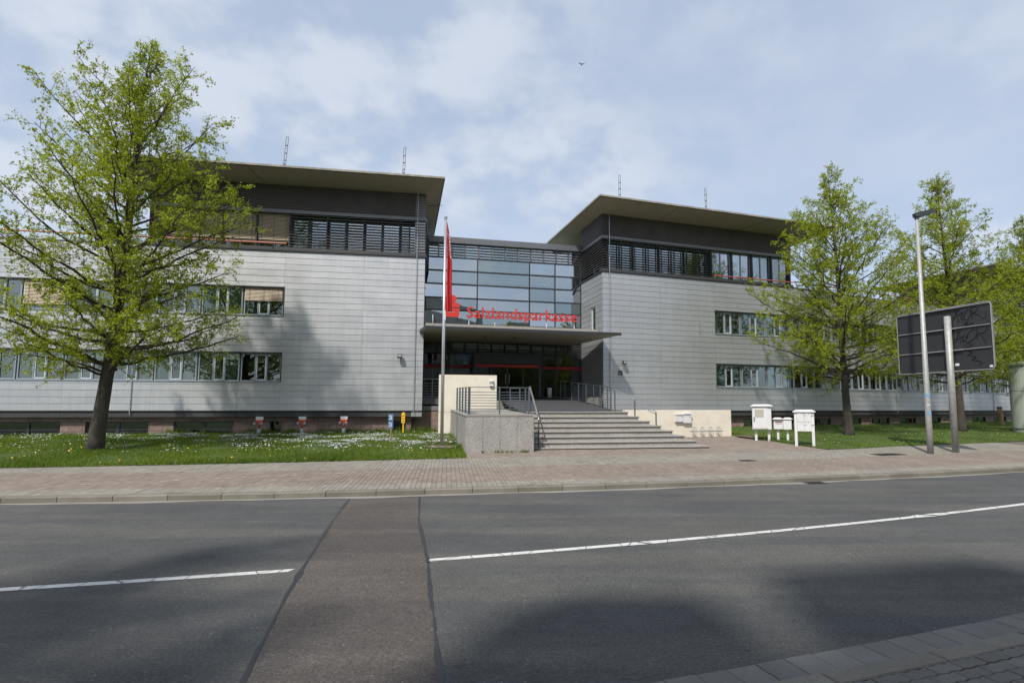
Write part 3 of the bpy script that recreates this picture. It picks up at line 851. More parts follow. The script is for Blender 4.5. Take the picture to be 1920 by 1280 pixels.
def slats_side(root, name, x, y0, y1, zs, dep, hgt, mt, tilt=0.0):
    me = MB(); w = y1 - y0
    me.loops([[(0, 0, -hgt / 2 - tilt), (0, w, -hgt / 2 - tilt), (0, w, hgt / 2 - tilt), (0, 0, hgt / 2 - tilt)], [(dep, 0, -hgt / 2 + tilt), (dep, w, -hgt / 2 + tilt), (dep, w, hgt / 2 + tilt), (dep, 0, hgt / 2 + tilt)]], True)
    m = me.mesh(name, mt)
    for z in zs: link(name, m, root, (x, y0, z))
def plinth(root, s0, s1, y, holes, z0=.2, z1=1.50, brick=True):
    b = MB()
    for (p, q, e, f) in rect_minus((s0, s1, z0, z1), holes): b.box(p, q, y + .035, y + .3, e, f)
    b.build('plinth', 'mortar', root)
    if not brick: return
    zs = [z1 - .205 * k for k in range(6)]
    for k in range(5):
        e, f = zs[k + 1], zs[k]; off = (k % 2) * .26
        x = s0 - off
        while x < s1:
            a, c = max(s0, x), min(s1, x + .52); x += .52
            if c - a < .05: continue
            for (p, q, ee, ff) in rect_minus((a, c, e, f), holes):
                w, h = q - p - .012, ff - ee - .012
                if w < .03 or h < .03: continue
                me = cached(('brick', round(w, 2), round(h, 2)), lambda: MB().box(0, w, 0, .05, 0, h).mesh('brick', 'brick'))
                link('brick', me, root, (p + .006, y, ee + .006))
def interior(root, s0, s1, z0, z1, y0=.3, y1=4.2, walls=None, mt='interior'):
    b = MB()
    b.face([(s0, y0, z0), (s1, y0, z0), (s1, y1, z0), (s0, y1, z0)]); b.face([(s0, y0, z1), (s0, y1, z1), (s1, y1, z1), (s1, y0, z1)])
    b.face([(s0, y1, z0), (s1, y1, z0), (s1, y1, z1), (s0, y1, z1)])
    for s in (walls or (s0, s1)): b.face([(s, y0, z0), (s, y1, z0), (s, y1, z1), (s, y0, z1)])
    b.build('interior', mt, root)
def sill(root, s0, s1, z, y0=-.05, y1=.2, mt='frame', h=.045):
    MB().box(s0, s1, y0, y1, z - h, z).build('window_sill', mt, root)
def strip_row(root, s0, n, zr, styles, extra=None):
    for k in range(n):
        a = s0 + k * BAY; st = styles[k % len(styles)]
        w = window(root, a + .03, zr[0] + .02, BAY - .06, zr[1] - zr[0] - .06, 'half' if st.startswith('blind') else st)
        if st.startswith('blind'):
            hh = float(st[5:]); link('blind', blind_mesh(BAY - .16, hh), w, (.05, -.05, zr[1] - zr[0] - .06 - hh))

# ---- left wing -----------------------------------------------------------------
AL = R(10.2)
L = thing('office_wing', 'left grey metal clad office wing with tan blinds, flagpole standing before its corner', 'office building', (-6.23, 26.5, 0), AL, 'grey metal clad office wings')
S0 = -22.05
holes = [(S0, -6.30, *W1), (S0, -6.30, *W2)]
clad(L, S0, 0, [-2.8, -6.3, -9.8, -13.3, -16.8, -20.3], [-2.75, -6.3, -8.07, -11.55, -14.95, -18.4], holes)
b = MB()
for z0, z1 in ((1.5, W1[0] - .03), (W1[1] + .02, W2[0] - .03), (W2[1] + .02, 9.12)): b.box(S0, -6.3, .032, .45, z0, z1)
b.box(-6.299, -.01, .032, .45, 1.5, 9.12); b.build('wall', 'backing', L)
b = MB(); b.prism([(-.01, .03), (-.9, 6.2), (-1.3, 6.2), (-.5, .46), (-.5, .03)], 1.5, 12.2); b.build('flank_wall', 'cladding', L)
b = MB(); b.box(S0, -.12, .05, .5, 1.50, 1.755); b.build('skirt', 'skirt', L)
MB().box(S0, -.02, -.012, .3, 1.735, 1.765).build('base_trim', 'darkframe', L)  # dark strip drawn in as the shadow line under the cladding
base_holes = [(-17.6, -15.1, .5, 1.30), (-14.15, -11.70, .5, 1.30), (-10.70, -8.30, .5, 1.30), (-6.75, -6.25, .5, 1.28), (-1.35, -.75, .5, 1.28), (-21, -18.6, .5, 1.3)]
plinth(L, S0, -.5, .30, base_holes, .2, 1.5)
for (a, c, e, f) in base_holes:
    b = MB(); frame_ring(b, 0, c - a, 0, .8, .05, 0, .06)
    if c - a > 1: b.box((c - a) / 2 - .06, (c - a) / 2 + .06, -.005, .065, .05, .75); b.box(.05, c - a - .05, -.012, .012, .44, .47)
    w = b.build('basement_window', 'darkframe', L, loc=(a, .38, .5))
    MB().box(.05, c - a - .05, .03, .04, .05, .75).build('pane', 'glass_dark', w)
MB().box(S0, -.6, .9, 1.0, .2, 1.48).build('basement_interior', 'interior_dark', L)
strip_row(L, -6.3 - 9 * BAY, 9, W1, ['curtain', 'curtain', 'mixed', 'curtain', 'curtain', 'mixed', 'curtain', 'curtain', 'none'])
strip_row(L, -6.3 - 9 * BAY, 9, W2, ['mixed', 'none', 'half', 'blind1.1', 'mixed', 'side', 'none', 'mixed', 'blind.62'])
for zr in (W1, W2):
    sill(L, S0, -6.3, zr[0] + .02, -.05, .22); sill(L, S0, -6.3, zr[1] + .02, -.012, .2, 'darkframe', .06)
    MB().box(-6.30, -6.26, -.015, .2, zr[0] - .02, zr[1] + .02).build('window_reveal', 'darkframe', L)
    interior(L, S0, -6.3, zr[0] - .5, zr[1] + .4, walls=[-6.3, -9.8, -13.3, -16.8, S0])
# pavilion storey
PS = -12.1
def pavilion_band(root, s0, s1):
    MB().box(s0 - .0, s1 + .06, -.07, .6, 9.115, 9.19).build('ledge', 'darkframe', root)
    MB().box(s0, s1 + .04, -.02, .34, 9.19, 9.31).build('grille_band', 'louvre', root)
    MB().box(s0, s1 + .03, -.045, .36, 10.935, 11.08).build('beam', 'beam', root)
    MB().box(s0 + .02, s1 - .05, .10, .40, 11.08, 12.29).build('frieze_backing', 'backing', root)
pavilion_band(L, PS, 0)
slats(L, 'frieze_slat', PS, .0, [11.13 + .083 * k for k in range(14)], .0, .07, .052, 'frieze', .012)
nb = 0; s = -6.2
while s < -.3:
    w_ = min(1.66, -.35 - s)
    window(L, s + .02, 9.32, w_ - .04, 1.60, 'curtain', .36, (.5, .5), 'glass_sky', True); s += 1.66; nb += 1
for k in range(4):
    a = PS + .05 + k * 1.475
    w = window(L, a + .03, 9.32, 1.40, 1.60, 'none', .30, (.5, .5), 'glass', False)
    bh = 1.30 if k else 1.22
    link('blind', blind_mesh(1.38, bh), w, (.01, -.12, 1.6 - bh))
    MB().box(a - .03, a + .03, .06, .36, 9.31, 10.94).build('post', 'darkframe', L)
slats(L, 'louvre_slat', -6.2, .02, [9.39 + .136 * k for k in range(12)], -.03, .09, .026, 'louvre', .004)
b = MB()
for s in [-6.2 + .83 * k for k in range(8)] + [-.05]: b.box(s - .022, s + .022, .07, .13, 9.31, 10.935)
b.build('louvre_posts', 'louvre', L)
# right-hand flank of the pavilion (seen edge-on)
slats_side(L, 'louvre_slat', -.02, .08, 3.4, [9.39 + .136 * k for k in range(12)], .05, .036, 'louvre')
MB().box(-.5, -.1, .4, 6, 9.2, 12.25).build('flank_core', 'backing', L)
b = MB(); b.tube([(S0, -.06, 9.47), (-6.26, -.06, 9.47)], .038, 8)
b.build('red_handrail', 'redrail', L)
b = MB()
for s in np.arange(-21.6, -6.2, 1.475): b.tube([(s, -.06, 9.19), (s, -.06, 9.45)], .014, 5)
b.build('rail_posts', 'darkframe', L)
MB().box(S0, PS, -.03, 6, 9.12, 9.18).build('terrace_roof', 'rooftop', L)
MB().box(PS, PS + .12, .1, 6, 9.2, 12.28).build('pavilion_flank', 'backing', L)
MB().box(PS + .2, -.5, 4.5, 4.6, 9.2, 12.2).build('pavilion_interior', 'interior', L)
# roof plan in local metres: right edge follows the courtyard direction
roof(L, [(-13.5, -1.72), (.92, -1.72), (.15, 7.0), (-13.5, 7.0)], [(PS, .03), (-.02, .03), (-.8, 6.2), (PS, 6.2)],
     joints=[((-7.3, .05, 12.285), (-7.6, -1.70, 12.42)), ((-.05, 1.6, 12.285), (.75, 1.7, 12.41)), ((-12.0, .05, 12.285), (-12.6, -1.7, 12.42))])
antenna(L, -6.35, -.6, 1.72, 12.63, .05); antenna(L, -1.05, -.6, 1.65, 12.63, .02); antenna(L, -11.9, -.6, 1.7, 12.63, .02)
conductor(L, -.38, 1.62, 12.3, -.075); conductor(L, -12.3, 1.62, 9.1, -.05, .02)

# ---- right wing -----------------------------------------------------------------
AR = R(18.9)
Rt = thing('office_wing', 'grey office wing right of the entrance with house number 15 on its cladding', 'office building', (2.57, 29.17, 0), AR, 'grey metal clad office wings')
S1 = 12.45
holes = [(6.95, S1, *W1), (6.95, S1, *W2)]
clad(Rt, 0, S1, [3.42, 6.87, 10.4], [3.42, 6.87, 10.4], holes)
clad_side(Rt, 0, .0, 3.05, [(1.0, 1.62, 6.10, 7.44)])
b = MB()
for z0, z1 in ((1.5, W1[0] - .03), (W1[1] + .02, W2[0] - .03), (W2[1] + .02, 9.12)): b.box(6.95, S1, .032, .45, z0, z1)
b.box(.032, 6.949, .032, .45, 1.5, 9.12); b.box(.032, .45, .451, 3.1, 1.5, 6.08); b.box(.032, .45, .451, 3.1, 7.46, 9.12)
b.box(.032, .45, .451, 1.0, 6.08, 7.46); b.box(.032, .45, 1.62, 3.1, 6.08, 7.46)
b.build('wall', 'backing', Rt)
w = MB(); frame_ring(w, 0, .62, 0, 1.34, .06, -.02, .1)
wo = w.build('window', 'sash', Rt, loc=(.06, 1.62, 6.10), rot=R(-90)); MB().box(.06, .56, .03, .04, .06, 1.28).build('pane', 'glass', wo)
MB().box(.5, 3, 1.0, 1.05, 6.1, 7.4).build('stair_wall', 'interior_light', Rt)
MB().box(0, S1, .05, .5, 1.50, 1.755).build('skirt', 'skirt', Rt)
MB().box(0, S1, -.012, .3, 1.735, 1.765).build('base_trim', 'darkframe', Rt)  # shadow line under the cladding, drawn as a dark strip
hb = [(8.9 + 2.2 * k, 10.2 + 2.2 * k, .8, 1.28) for k in range(2)]
plinth(Rt, .3, S1, .30, hb, .2, 1.5)
for (a, c, e, f) in hb:
    b = MB(); frame_ring(b, 0, c - a, 0, f - e, .04, 0, .06); b.box((c - a) / 2 - .04, (c - a) / 2 + .04, -.005, .065, .04, f - e - .04)
    for z in (.15, .3): b.box(.04, c - a - .04, .01, .03, z, z + .03)
    w = b.build('basement_window', 'darkframe', Rt, loc=(a, .36, e)); MB().box(.04, c - a - .04, .04, .05, .04, f - e - .04).build('pane', 'glass', w)
MB().box(.4, S1, .9, 1.0, .2, 1.48).build('basement_interior', 'interior_dark', Rt)
strip_row(Rt, 6.98, 3, W1, ['mixed', 'none', 'curtain']); strip_row(Rt, 6.98, 3, W2, ['side', 'half', 'curtain'])
for zr in (W1, W2):
    sill(Rt, 6.95, S1, zr[0] + .02, -.05, .22); sill(Rt, 6.95, S1, zr[1] + .02, -.012, .2, 'darkframe', .06)
    MB().box(6.91, 6.95, -.015, .2, zr[0] - .02, zr[1] + .02).build('window_reveal', 'darkframe', Rt)
    interior(Rt, 6.95, S1, zr[0] - .5, zr[1] + .4, walls=[6.95, 10.45])
pavilion_band(Rt, -.03, S1)
MB().box(-.07, .3, .04, 3.1, 9.115, 9.19).build('ledge', 'darkframe', Rt)
MB().box(-.045, .3, .04, 3.1, 10.935, 11.08).build('beam', 'beam', Rt)
MB().box(.08, .3, .4, 3.1, 11.08, 12.29).build('frieze_backing', 'backing', Rt)
slats(Rt, 'frieze_slat', 0, S1, [11.13 + .083 * k for k in range(14)], .0, .07, .052, 'frieze', .012)
slats_side(Rt, 'frieze_slat', 0, .08, 3.1, [11.13 + .083 * k for k in range(14)], .07, .052, 'frieze', .012)
slats(Rt, 'louvre_slat', -.02, 6.81, [9.39 + .136 * k for k in range(12)], -.03, .09, .026, 'louvre', .004)
slats_side(Rt, 'louvre_slat', -.03, .08, 3.1, [9.39 + .136 * k for k in range(12)], .10, .036, 'louvre', .012)
b = MB()
for s in [.35 + .81 * k for k in range(9)]: b.box(s - .022, s + .022, .07, .13, 9.31, 10.935)
for y in (.3, 1.1, 1.9, 2.7): b.box(.1, .14, y - .02, y + .02, 9.31, 10.935)
b.build('louvre_posts', 'louvre', Rt)
s = .36; nb = 0
while s < 6.6:
    window(Rt, s + .02, 9.32, 1.57, 1.60, 'curtain' if nb == 1 else 'none', .36, (.5, .5), 'glass_sky', True); s += 1.61; nb += 1
for k in range(4):
    a = 6.83 + k * 1.40
    window(Rt, a + .02, 9.32, 1.36, 1.60, 'half' if k % 2 else 'none', .22, (.5, .5), 'glass_sky', False)
    MB().box(a - .035, a + .035, .05, .30, 9.31, 10.94).build('post', 'darkframe', Rt)
b = MB()
frame_ring(b, 0, 2.6, 0, 1.6, .05, 0, .07); b.box(1.28, 1.33, 0, .07, .05, 1.55)
fw = b.build('window', 'darkframe', Rt, loc=(.32, 2.95, 9.32), rot=R(-90)); MB().box(.05, 2.55, .03, .04, .05, 1.55).build('pane', 'glass_sky', fw)
MB().box(.6, S1 - .3, 4.4, 4.5, 9.2, 12.2).build('pavilion_interior', 'interior', Rt)
b = MB(); b.tube([(6.9, -.08, 9.44), (S1, -.08, 9.44)], .036, 8); b.build('red_handrail', 'redrail', Rt)
MB().box(S1 - .12, S1, .1, 6, 9.2, 12.28).build('pavilion_flank', 'backing', Rt)
roof(Rt, [(-.97, -1.95), (14.3, -1.95), (14.3, 8.2), (-.97, 8.2)], [(.02, .03), (S1, .03), (S1, 6.8), (.02, 6.8)],
     joints=[((8.6, .05, 12.285), (9.6, -1.93, 12.42)), ((.03, 1.3, 12.285), (-.95, .9, 12.42)), ((3.4, .05, 12.285), (3.6, -1.93, 12.42))])
antenna(Rt, .75, -.6, 1.62, 12.63, .01); antenna(Rt, 6.1, -.6, 1.62, 12.63, -.01); antenna(Rt, .1, 6.6, .7, 12.63, 0)
conductor(Rt, .38, 1.72, 12.3, -.075); conductor(Rt, 12.2, 1.62, 9.1, -.05, .02)
b = MB(); b.tube([(5.84, -.02, 6.08), (5.84, -.10, 6.1), (5.84, -.10, 6.64)], .014, 6); b.tube([(5.84, -.1, 6.62), (5.84, -.1, 6.7)], .03, 8); b.build('vent_pipe', 'steel', Rt)

# ---- far right wing -----------------------------------------------------------------
AF = R(26.5)
fx, fy = 2.57 + S1 * math.cos(AR), 29.17 + S1 * math.sin(AR)
Fr = thing('office_wing', 'far grey office wing stretching away behind the trees on the right', 'office building', (fx, fy, 0), AF, 'grey metal clad office wings')
S2 = 34.0; BN = 16
holes = [(0, BN * BAY, *W1), (0, BN * BAY, *W2)]
clad(Fr, .0, S2, [3.5 * k for k in range(1, 10)], [3.5 * k + 1.7 for k in range(0, 10)], holes)
b = MB()
for z0, z1 in ((1.5, W1[0] - .03), (W1[1] + .02, W2[0] - .03), (W2[1] + .02, 9.12)): b.box(0, S2, .032, .45, z0, z1)
b.box(BN * BAY, S2, .032, .449, W1[0] - .03, W1[1] + .02); b.box(BN * BAY, S2, .032, .449, W2[0] - .03, W2[1] + .02)
b.build('wall', 'backing', Fr)
MB().box(0, S2, .05, .5, 1.50, 1.755).build('skirt', 'skirt', Fr); MB().box(0, S2, -.012, .3, 1.735, 1.765).build('base_trim', 'darkframe', Fr)  # last strip is the drawn-in shadow line below the cladding
hb = [(1.5 + 2.9 * k, 3.3 + 2.9 * k, .9, 1.3) for k in range(10)]
plinth(Fr, 0, S2, .30, hb, .2, 1.5)
for (a, c, e, f) in hb:
    b = MB(); frame_ring(b, 0, c - a, 0, f - e, .04, 0, .06); b.box((c - a) / 2 - .04, (c - a) / 2 + .04, -.005, .065, .04, f - e - .04)
    w = b.build('basement_window', 'darkframe', Fr, loc=(a, .36, e)); MB().box(.04, c - a - .04, .04, .05, .04, f - e - .04).build('pane', 'glass_dark', w)
MB().box(.4, S2, .9, 1.0, .2, 1.48).build('basement_interior', 'interior_dark', Fr)
strip_row(Fr, 0, BN, W1, ['none', 'mixed', 'curtain', 'mixed', 'half', 'curtain']); strip_row(Fr, 0, BN, W2, ['mixed', 'curtain', 'none', 'half'])
for zr in (W1, W2):
    sill(Fr, 0, BN * BAY, zr[0] + .02, -.05, .22); sill(Fr, 0, BN * BAY, zr[1] + .02, -.012, .2, 'darkframe', .06)
    interior(Fr, 0, BN * BAY, zr[0] - .5, zr[1] + .4, walls=[3.5 * k for k in range(9)])
P2 = 20.2
pavilion_band(Fr, P2, S2)
slats(Fr, 'frieze_slat', P2, S2, [11.13 + .083 * k for k in range(14)], .0, .07, .052, 'frieze', .012)
slats_side(Fr, 'frieze_slat', P2, .08, 6, [11.13 + .083 * k for k in range(14)], .07, .052, 'frieze', .012)
slats(Fr, 'louvre_slat', P2 - .02, P2 + 6, [9.39 + .136 * k for k in range(12)], -.03, .09, .026, 'louvre', .004)
MB().box(P2 + .1, P2 + .3, .4, 6, 9.2, 12.28).build('pavilion_flank', 'backing', Fr)
for k in range(8): window(Fr, P2 + .3 + k * 1.66, 9.32, 1.6, 1.6, 'none', .36, (.5, .5), 'glass_sky', True)
MB().box(P2 + .5, S2, 4.4, 4.5, 9.2, 12.2).build('pavilion_interior', 'interior', Fr)
MB().box(0, P2, -.03, 6, 9.12, 9.18).build('terrace_roof', 'rooftop', Fr)
b = MB(); b.tube([(.1, -.06, 9.5), (P2, -.06, 9.5)], .038, 8); b.build('red_handrail', 'redrail', Fr)
b = MB()
for s in np.arange(.3, P2, 1.75): b.tube([(s, -.06, 9.18), (s, -.06, 9.48)], .014, 5)
b.build('rail_posts', 'darkframe', Fr)
roof(Fr, [(P2 - 1.1, -1.75), (S2 + 1, -1.75), (S2 + 1, 7.6), (P2 - 1.1, 7.6)], [(P2, .03), (S2, .03), (S2, 6.8), (P2, 6.8)])
conductor(Fr, 9.5, 1.62, 9.1, -.05, .02); conductor(Fr, 21.3, 1.62, 9.1, -.05, .02)

# ------------------------------------------------------------------ glazed atrium between the wings
AA = R(13.3)
At = thing('glass_atrium', 'glazed entrance hall with dark mullions between the two grey wings', 'entrance hall', (1.55, 32.1, 0), AA)
VS = [-8.95, -5.99, -3.03, -1.54, 0.0]
HZ = [5.76, 6.49, 7.27, 7.95, 8.72, 9.47, 10.21]
for i in range(len(VS) - 1):
    for j in range(len(HZ) - 1):
        w, h = VS[i + 1] - VS[i], HZ[j + 1] - HZ[j]
        p = MB().box(-w / 2 + .02, w / 2 - .02, 0, .012, -h / 2 + .02, h / 2 - .02).build('pane', 'glass_sky', At, loc=((VS[i] + VS[i + 1]) / 2, .02, (HZ[j] + HZ[j + 1]) / 2))
        p.rotation_euler = (random.gauss(0, .010), 0, random.gauss(0, .010))
for s in VS:
    MB().box(s - .03, s + .03, -.03, .12, 5.76, 10.2).build('mullion', 'darkframe', At)
for z in HZ: MB().box(VS[0], VS[-1] + .04, -.036, .11, z - .035, z + .035).build('transom', 'darkframe', At)
NS = [-8.88 + .742 * k for k in range(13)]
for k in range(12):
    MB().box(NS[k] + .03, NS[k + 1] - .03, 0, .012, 10.26, 10.98).build('pane', 'glass_sky', At, loc=(0, .06, 0))
    MB().box(NS[k] - .035, NS[k] + .035, -.03, .12, 10.25, 11.0).build('mullion', 'beam', At)
slats(At, 'louvre_slat', NS[0], 0.0, [10.38 + .155 * k for k in range(4)], -.02, .06, .03, 'louvre')
MB().box(-9.3, .06, -.16, .5, 11.0, 11.33).build('fascia', 'beam', At)
for k in range(8): MB().box(-9.3 + k * 1.17 + .03, -9.3 + (k + 1) * 1.17 - .03, .5, 10, 11.15, 11.18).build('roof_pane', 'glass', At)  # glass roof out of view, added so daylight brightens the hall
for k in range(9): MB().box(-9.3 + k * 1.17 - .03, -9.3 + k * 1.17 + .03, .5, 10, 11.05, 11.22).build('roof_rafter', 'beam', At)  # rafters of the added glass roof
# interior of the hall
b = MB(); b.box(-10, 1.5, 9, 9.1, 2.4, 11.1); b.build('back_wall', 'interior', At)
MB().box(-10, 1.5, .3, 9, 2.3, 2.48).build('hall_floor', 'interior_dark', At)
MB().box(-10, 1.5, 3.8, 9, 5.3, 5.62).build('gallery', 'interior_light', At)
MB().box(-3.0, -1.6, 1.6, 1.75, 5.6, 7.3).build('salmon_screen', 'salmon', At)
b = MB()
for k in range(9): b.box(-9.4, .3, .8 + k * .9, .95 + k * .9, 10.75, 10.95)
b.build('ceiling_beams', 'interior_light', At)
b = MB(); b.tube([(-7.3, 2.4, 2.4), (-7.3, 2.4, 11)], .16, 12); b.tube([(-1.2, 2.2, 2.4), (-.7, 1.2, 6.2)], .13, 12); b.build('hall_columns', 'interior_light', At)
MB().box(-8.7, -6.4, 1.2, 1.35, 7.3, 7.5).build('gallery_edge', 'interior_light', At)
MB().box(.04, .3, 0, 9, 2.4, 11.1).build('side_wall_right', 'interior', At); MB().box(-9.6, -9.3, 0, 9, 2.4, 11.1).build('side_wall_left', 'interior', At)
# ground floor glazing under the canopy
PS_ = [-8.95, -7.51, -6.2]; PS2 = [-2.65, -1.5, 0.0]
for arr in (PS_, PS2):
    for a, c in zip(arr[:-1], arr[1:]):
        for z0, z1 in ((2.56, 4.08), (4.28, 4.84)):
            MB().box(a + .03, c - .03, .03, .042, z0, z1).build('pane', 'glass_dark', At)
        MB().box(a + .03, c - .03, .0, .03, 4.10, 4.25).build('red_stripe', 'redglass', At)
    for s in arr: MB().box(s - .035, s + .035, -.03, .1, 2.5, 4.86).build('mullion', 'darkframe', At)
for k in range(12):
    MB().box(NS[k] + .05, NS[k + 1] - .05, .05, .06, 4.95, 5.50).build('pane', 'glass_dark', At)
    MB().box(NS[k] - .05, NS[k] + .05, -.03, .12, 4.9, 5.6).build('mullion', 'darkframe', At)
slats(At, 'louvre_slat', NS[0], 0.0, [5.02 + .15 * k for k in range(4)], -.02, .06, .03, 'louvre')
MB().box(-9, .04, -.06, .12, 4.85, 4.93).build('transom', 'darkframe', At); MB().box(-9, .04, -.04, .12, 2.42, 2.56).build('threshold', 'beam', At)
# porch with sliding doors
po = MB(); po.box(-6.25, -2.62, -1.25, .1, 4.36, 4.80); po.box(-6.25, -6.15, -1.25, -.05, 2.5, 4.359); po.box(-2.72, -2.62, -1.25, -.05, 2.5, 4.359)
po.box(-6.15, -2.72, -1.22, -1.12, 4.28, 4.359)
porch = po.build('porch', 'darkframe', At)
MB().box(-6.12, -2.75, -1.20, -1.17, 4.08, 4.23).build('red_stripe', 'redglass', porch)
for k in range(4):
    a = -6.15 + k * .8575
    d = MB(); frame_ring(d, 0, .84, 0, 1.74, .04, 0, .05); d.box(.04, .80, .02, .03, .04, 1.70, 1)
    dd = d.build('door', ['darkframe', 'glass_dark'], porch, loc=(a + .01, -1.17 + .06 * (k in (1, 2)), 2.52))
    if k in (1, 2): MB().tube([(.75 if k == 1 else .09, -.05, .7), (.75 if k == 1 else .09, -.05, 1.2)], .014, 6).build('handle', 'stainless', dd)
MB().tube([(-5.55, -2.3, 2.43), (-5.55, -2.3, 2.44)], .01, 6)
bo = MB(); bo.tube([(-1.95, -.35, 2.3), (-1.95, -.35, 3.05)], .13, 14); bo.build('litter_bin', 'offwhite', At, smooth=True)

# canopy
ACn = R(14.62)
CX, CY = -5.71, 25.17
can = link('canopy', None, At)
Minv = (Matrix.Translation((1.55, 32.1, 0)) @ Matrix.Rotation(AA, 4, 'Z')).inverted()
can.matrix_parent_inverse = Minv; can.location = (CX, CY, 0); can.rotation_euler = (0, 0, ACn)
def canopy_slab():
    b = MB(); o = [(-.10, 0), (9.32, 0), (8.6, 3.2), (7.0, 6.4), (-.6, 6.0), (-.45, 1.3)]
    o = [(-.10, 0), (9.32, 0), (7.9, 6.0), (-.9, 5.1)]
    b.loops([[(x, y, 5.50) for x, y in o], [(x, y, 5.60) for x, y in o]], True, 0); return b.build('canopy_slab', 'soffit', can)
canopy_slab()
b = MB(); b.box(-.12, 8.1, .02, .26, 5.605, 5.74); b.build('parapet', 'concrete', can)
MB().box(-.12, 9.34, -.03, -.002, 5.47, 5.615).build('front_edge', 'darkframe', can)
MB().box(-.12, 9.3, .0, .06, 5.602, 5.618).build('gutter_trim', 'stainless', can)
b = MB(); b.loops([[(-.13, -.03, 5.46), (-.10, -.03, 5.46), (-.9, 5.1, 5.46), (-.93, 5.1, 5.46)], [(-.13, -.03, 5.62), (-.10, -.03, 5.62), (-.9, 5.1, 5.62), (-.93, 5.1, 5.62)]], True); b.build('side_edge', 'darkframe', can)
for x in (2.9, 4.4):
    MB().tube([(x, 2.4, 5.47), (x, 2.4, 5.505)], .09, 14).build('downlight', 'darkframe', can)

# ------------------------------------------------------------------ red lettering and emblem on the canopy
def text_mesh(txt, size, depth, off=.0):
    cu = bpy.data.curves.new('t', 'FONT'); cu.body = txt; cu.size = size; cu.extrude = depth; cu.offset = off; cu.resolution_u = 4
    o = bpy.data.objects.new('t', cu); COL.objects.link(o)
    dg = bpy.context.evaluated_depsgraph_get(); dg.update()
    me = bpy.data.meshes.new_from_object(o.evaluated_get(dg)); bpy.data.objects.remove(o); return me
def bounds(me):
    c = np.empty(len(me.vertices) * 3); me.vertices.foreach_get('co', c); c = c.reshape(-1, 3); return c.min(0), c.max(0)
ct, st = math.cos(ACn), math.sin(ACn)
def on_canopy(s, d, z): return (CX + s * ct - d * st, CY + s * st + d * ct, z)
LET = thing('sign_lettering', 'red sign letters reading Salzlandsparkasse standing on the canopy', 'sign', on_canopy(1.76, .45, 6.13), ACn)
WORD = 'Salzlandsparkasse'; TW = 5.42
full = text_mesh(WORD, 1.0, .02, .015); lo, hi = bounds(full); k_ = TW / (hi[0] - lo[0]); x0 = lo[0]
S_h = bounds(text_mesh('S', 1, 0))[1][1]; ky = .515 / S_h
for i, chh in enumerate(WORD):
    a = bounds(text_mesh(WORD[:i + 1], 1.0, .02, .015))[1][0]
    me = text_mesh(chh, 1.0, .055, .004); l2, h2 = bounds(me)
    co = np.empty(len(me.vertices) * 3); me.vertices.foreach_get('co', co); co = co.reshape(-1, 3)
    co[:, 0] = (co[:, 0] - h2[0]) * k_ * .985; co[:, 1] *= ky
    me.vertices.foreach_set('co', co.ravel().astype(np.float32)); me.materials.clear(); me.materials.append(M['red']); me.update()
    link('letter', me, LET, ((a - x0) * k_, 0, 0), (R(90), 0, 0))
    me.name = 'letter'
for s in (.12, 1.35, 3.88, 5.3):
    MB().box(s - .015, s + .015, .06, .09, -.42, .12).build('bracket', 'offwhite', LET)
    MB().box(s - .14, s + .14, -.1, .2, -.46, -.37).build('base_block', 'concrete', LET)
MB().box(0, TW, .065, .085, .10, .13).build('rear_bar', 'darkframe', LET)
EMB = thing('emblem_sign', 'red emblem of a dot above a blocky S on the canopy beside the flag', 'sign', on_canopy(.72, .45, 6.13), ACn)
def rounded(x0, x1, z0, z1, r, corners):
    pts = []
    for (cx, cz, a0, key) in ((x1 - r, z0 + r, -90, 'br'), (x1 - r, z1 - r, 0, 'tr'), (x0 + r, z1 - r, 90, 'tl'), (x0 + r, z0 + r, 180, 'bl')):
        if key in corners:
            for q in range(5): a = R(a0 + 90 * q / 4); pts.append((cx + r * math.cos(a), cz + r * math.sin(a)))
        else: pts.append((x1 if 'r' in key else x0, z1 if 't' in key else z0))
    return pts
b = MB(); d0, d1 = -.05, .05
pp = [rounded(0, .70, .465, .67, .10, ('tr', 'tl')), [(0, .4155), (.2, .4155), (.2, .4645), (0, .4645)], rounded(0, .70, .26, .415, .10, ('bl',)), [(.50, .2155), (.70, .2155), (.70, .2595), (.50, .2595)], rounded(0, .70, 0, .215, .10, ('br', 'bl'))]
for q in pp: b.loops([[(x, d1, z) for x, z in q][::-1], [(x, d0, z) for x, z in q][::-1]], True)
b.build('letter_block', 'red', EMB)
b = MB(); q = [(.40 + .17 * math.cos(2 * math.pi * k / 20), .86 + .17 * math.sin(2 * math.pi * k / 20)) for k in range(20)]
b.loops([[(x, d1, z) for x, z in q][::-1], [(x, d0, z) for x, z in q][::-1]], True); b.build('dot', 'red', EMB)
for s in (.1, .62):
    MB().box(s - .015, s + .015, .06, .09, -.42, .9 if s < .4 else .5).build('bracket', 'darkframe', EMB); MB().box(s - .14, s + .14, -.1, .2, -.46, -.37).build('base_block', 'concrete', EMB)
MB().ring((1.0, .08, -.10), .26, .008, 'y', 10, 0, math.pi, 2 * math.pi).build('cable', 'black', EMB)

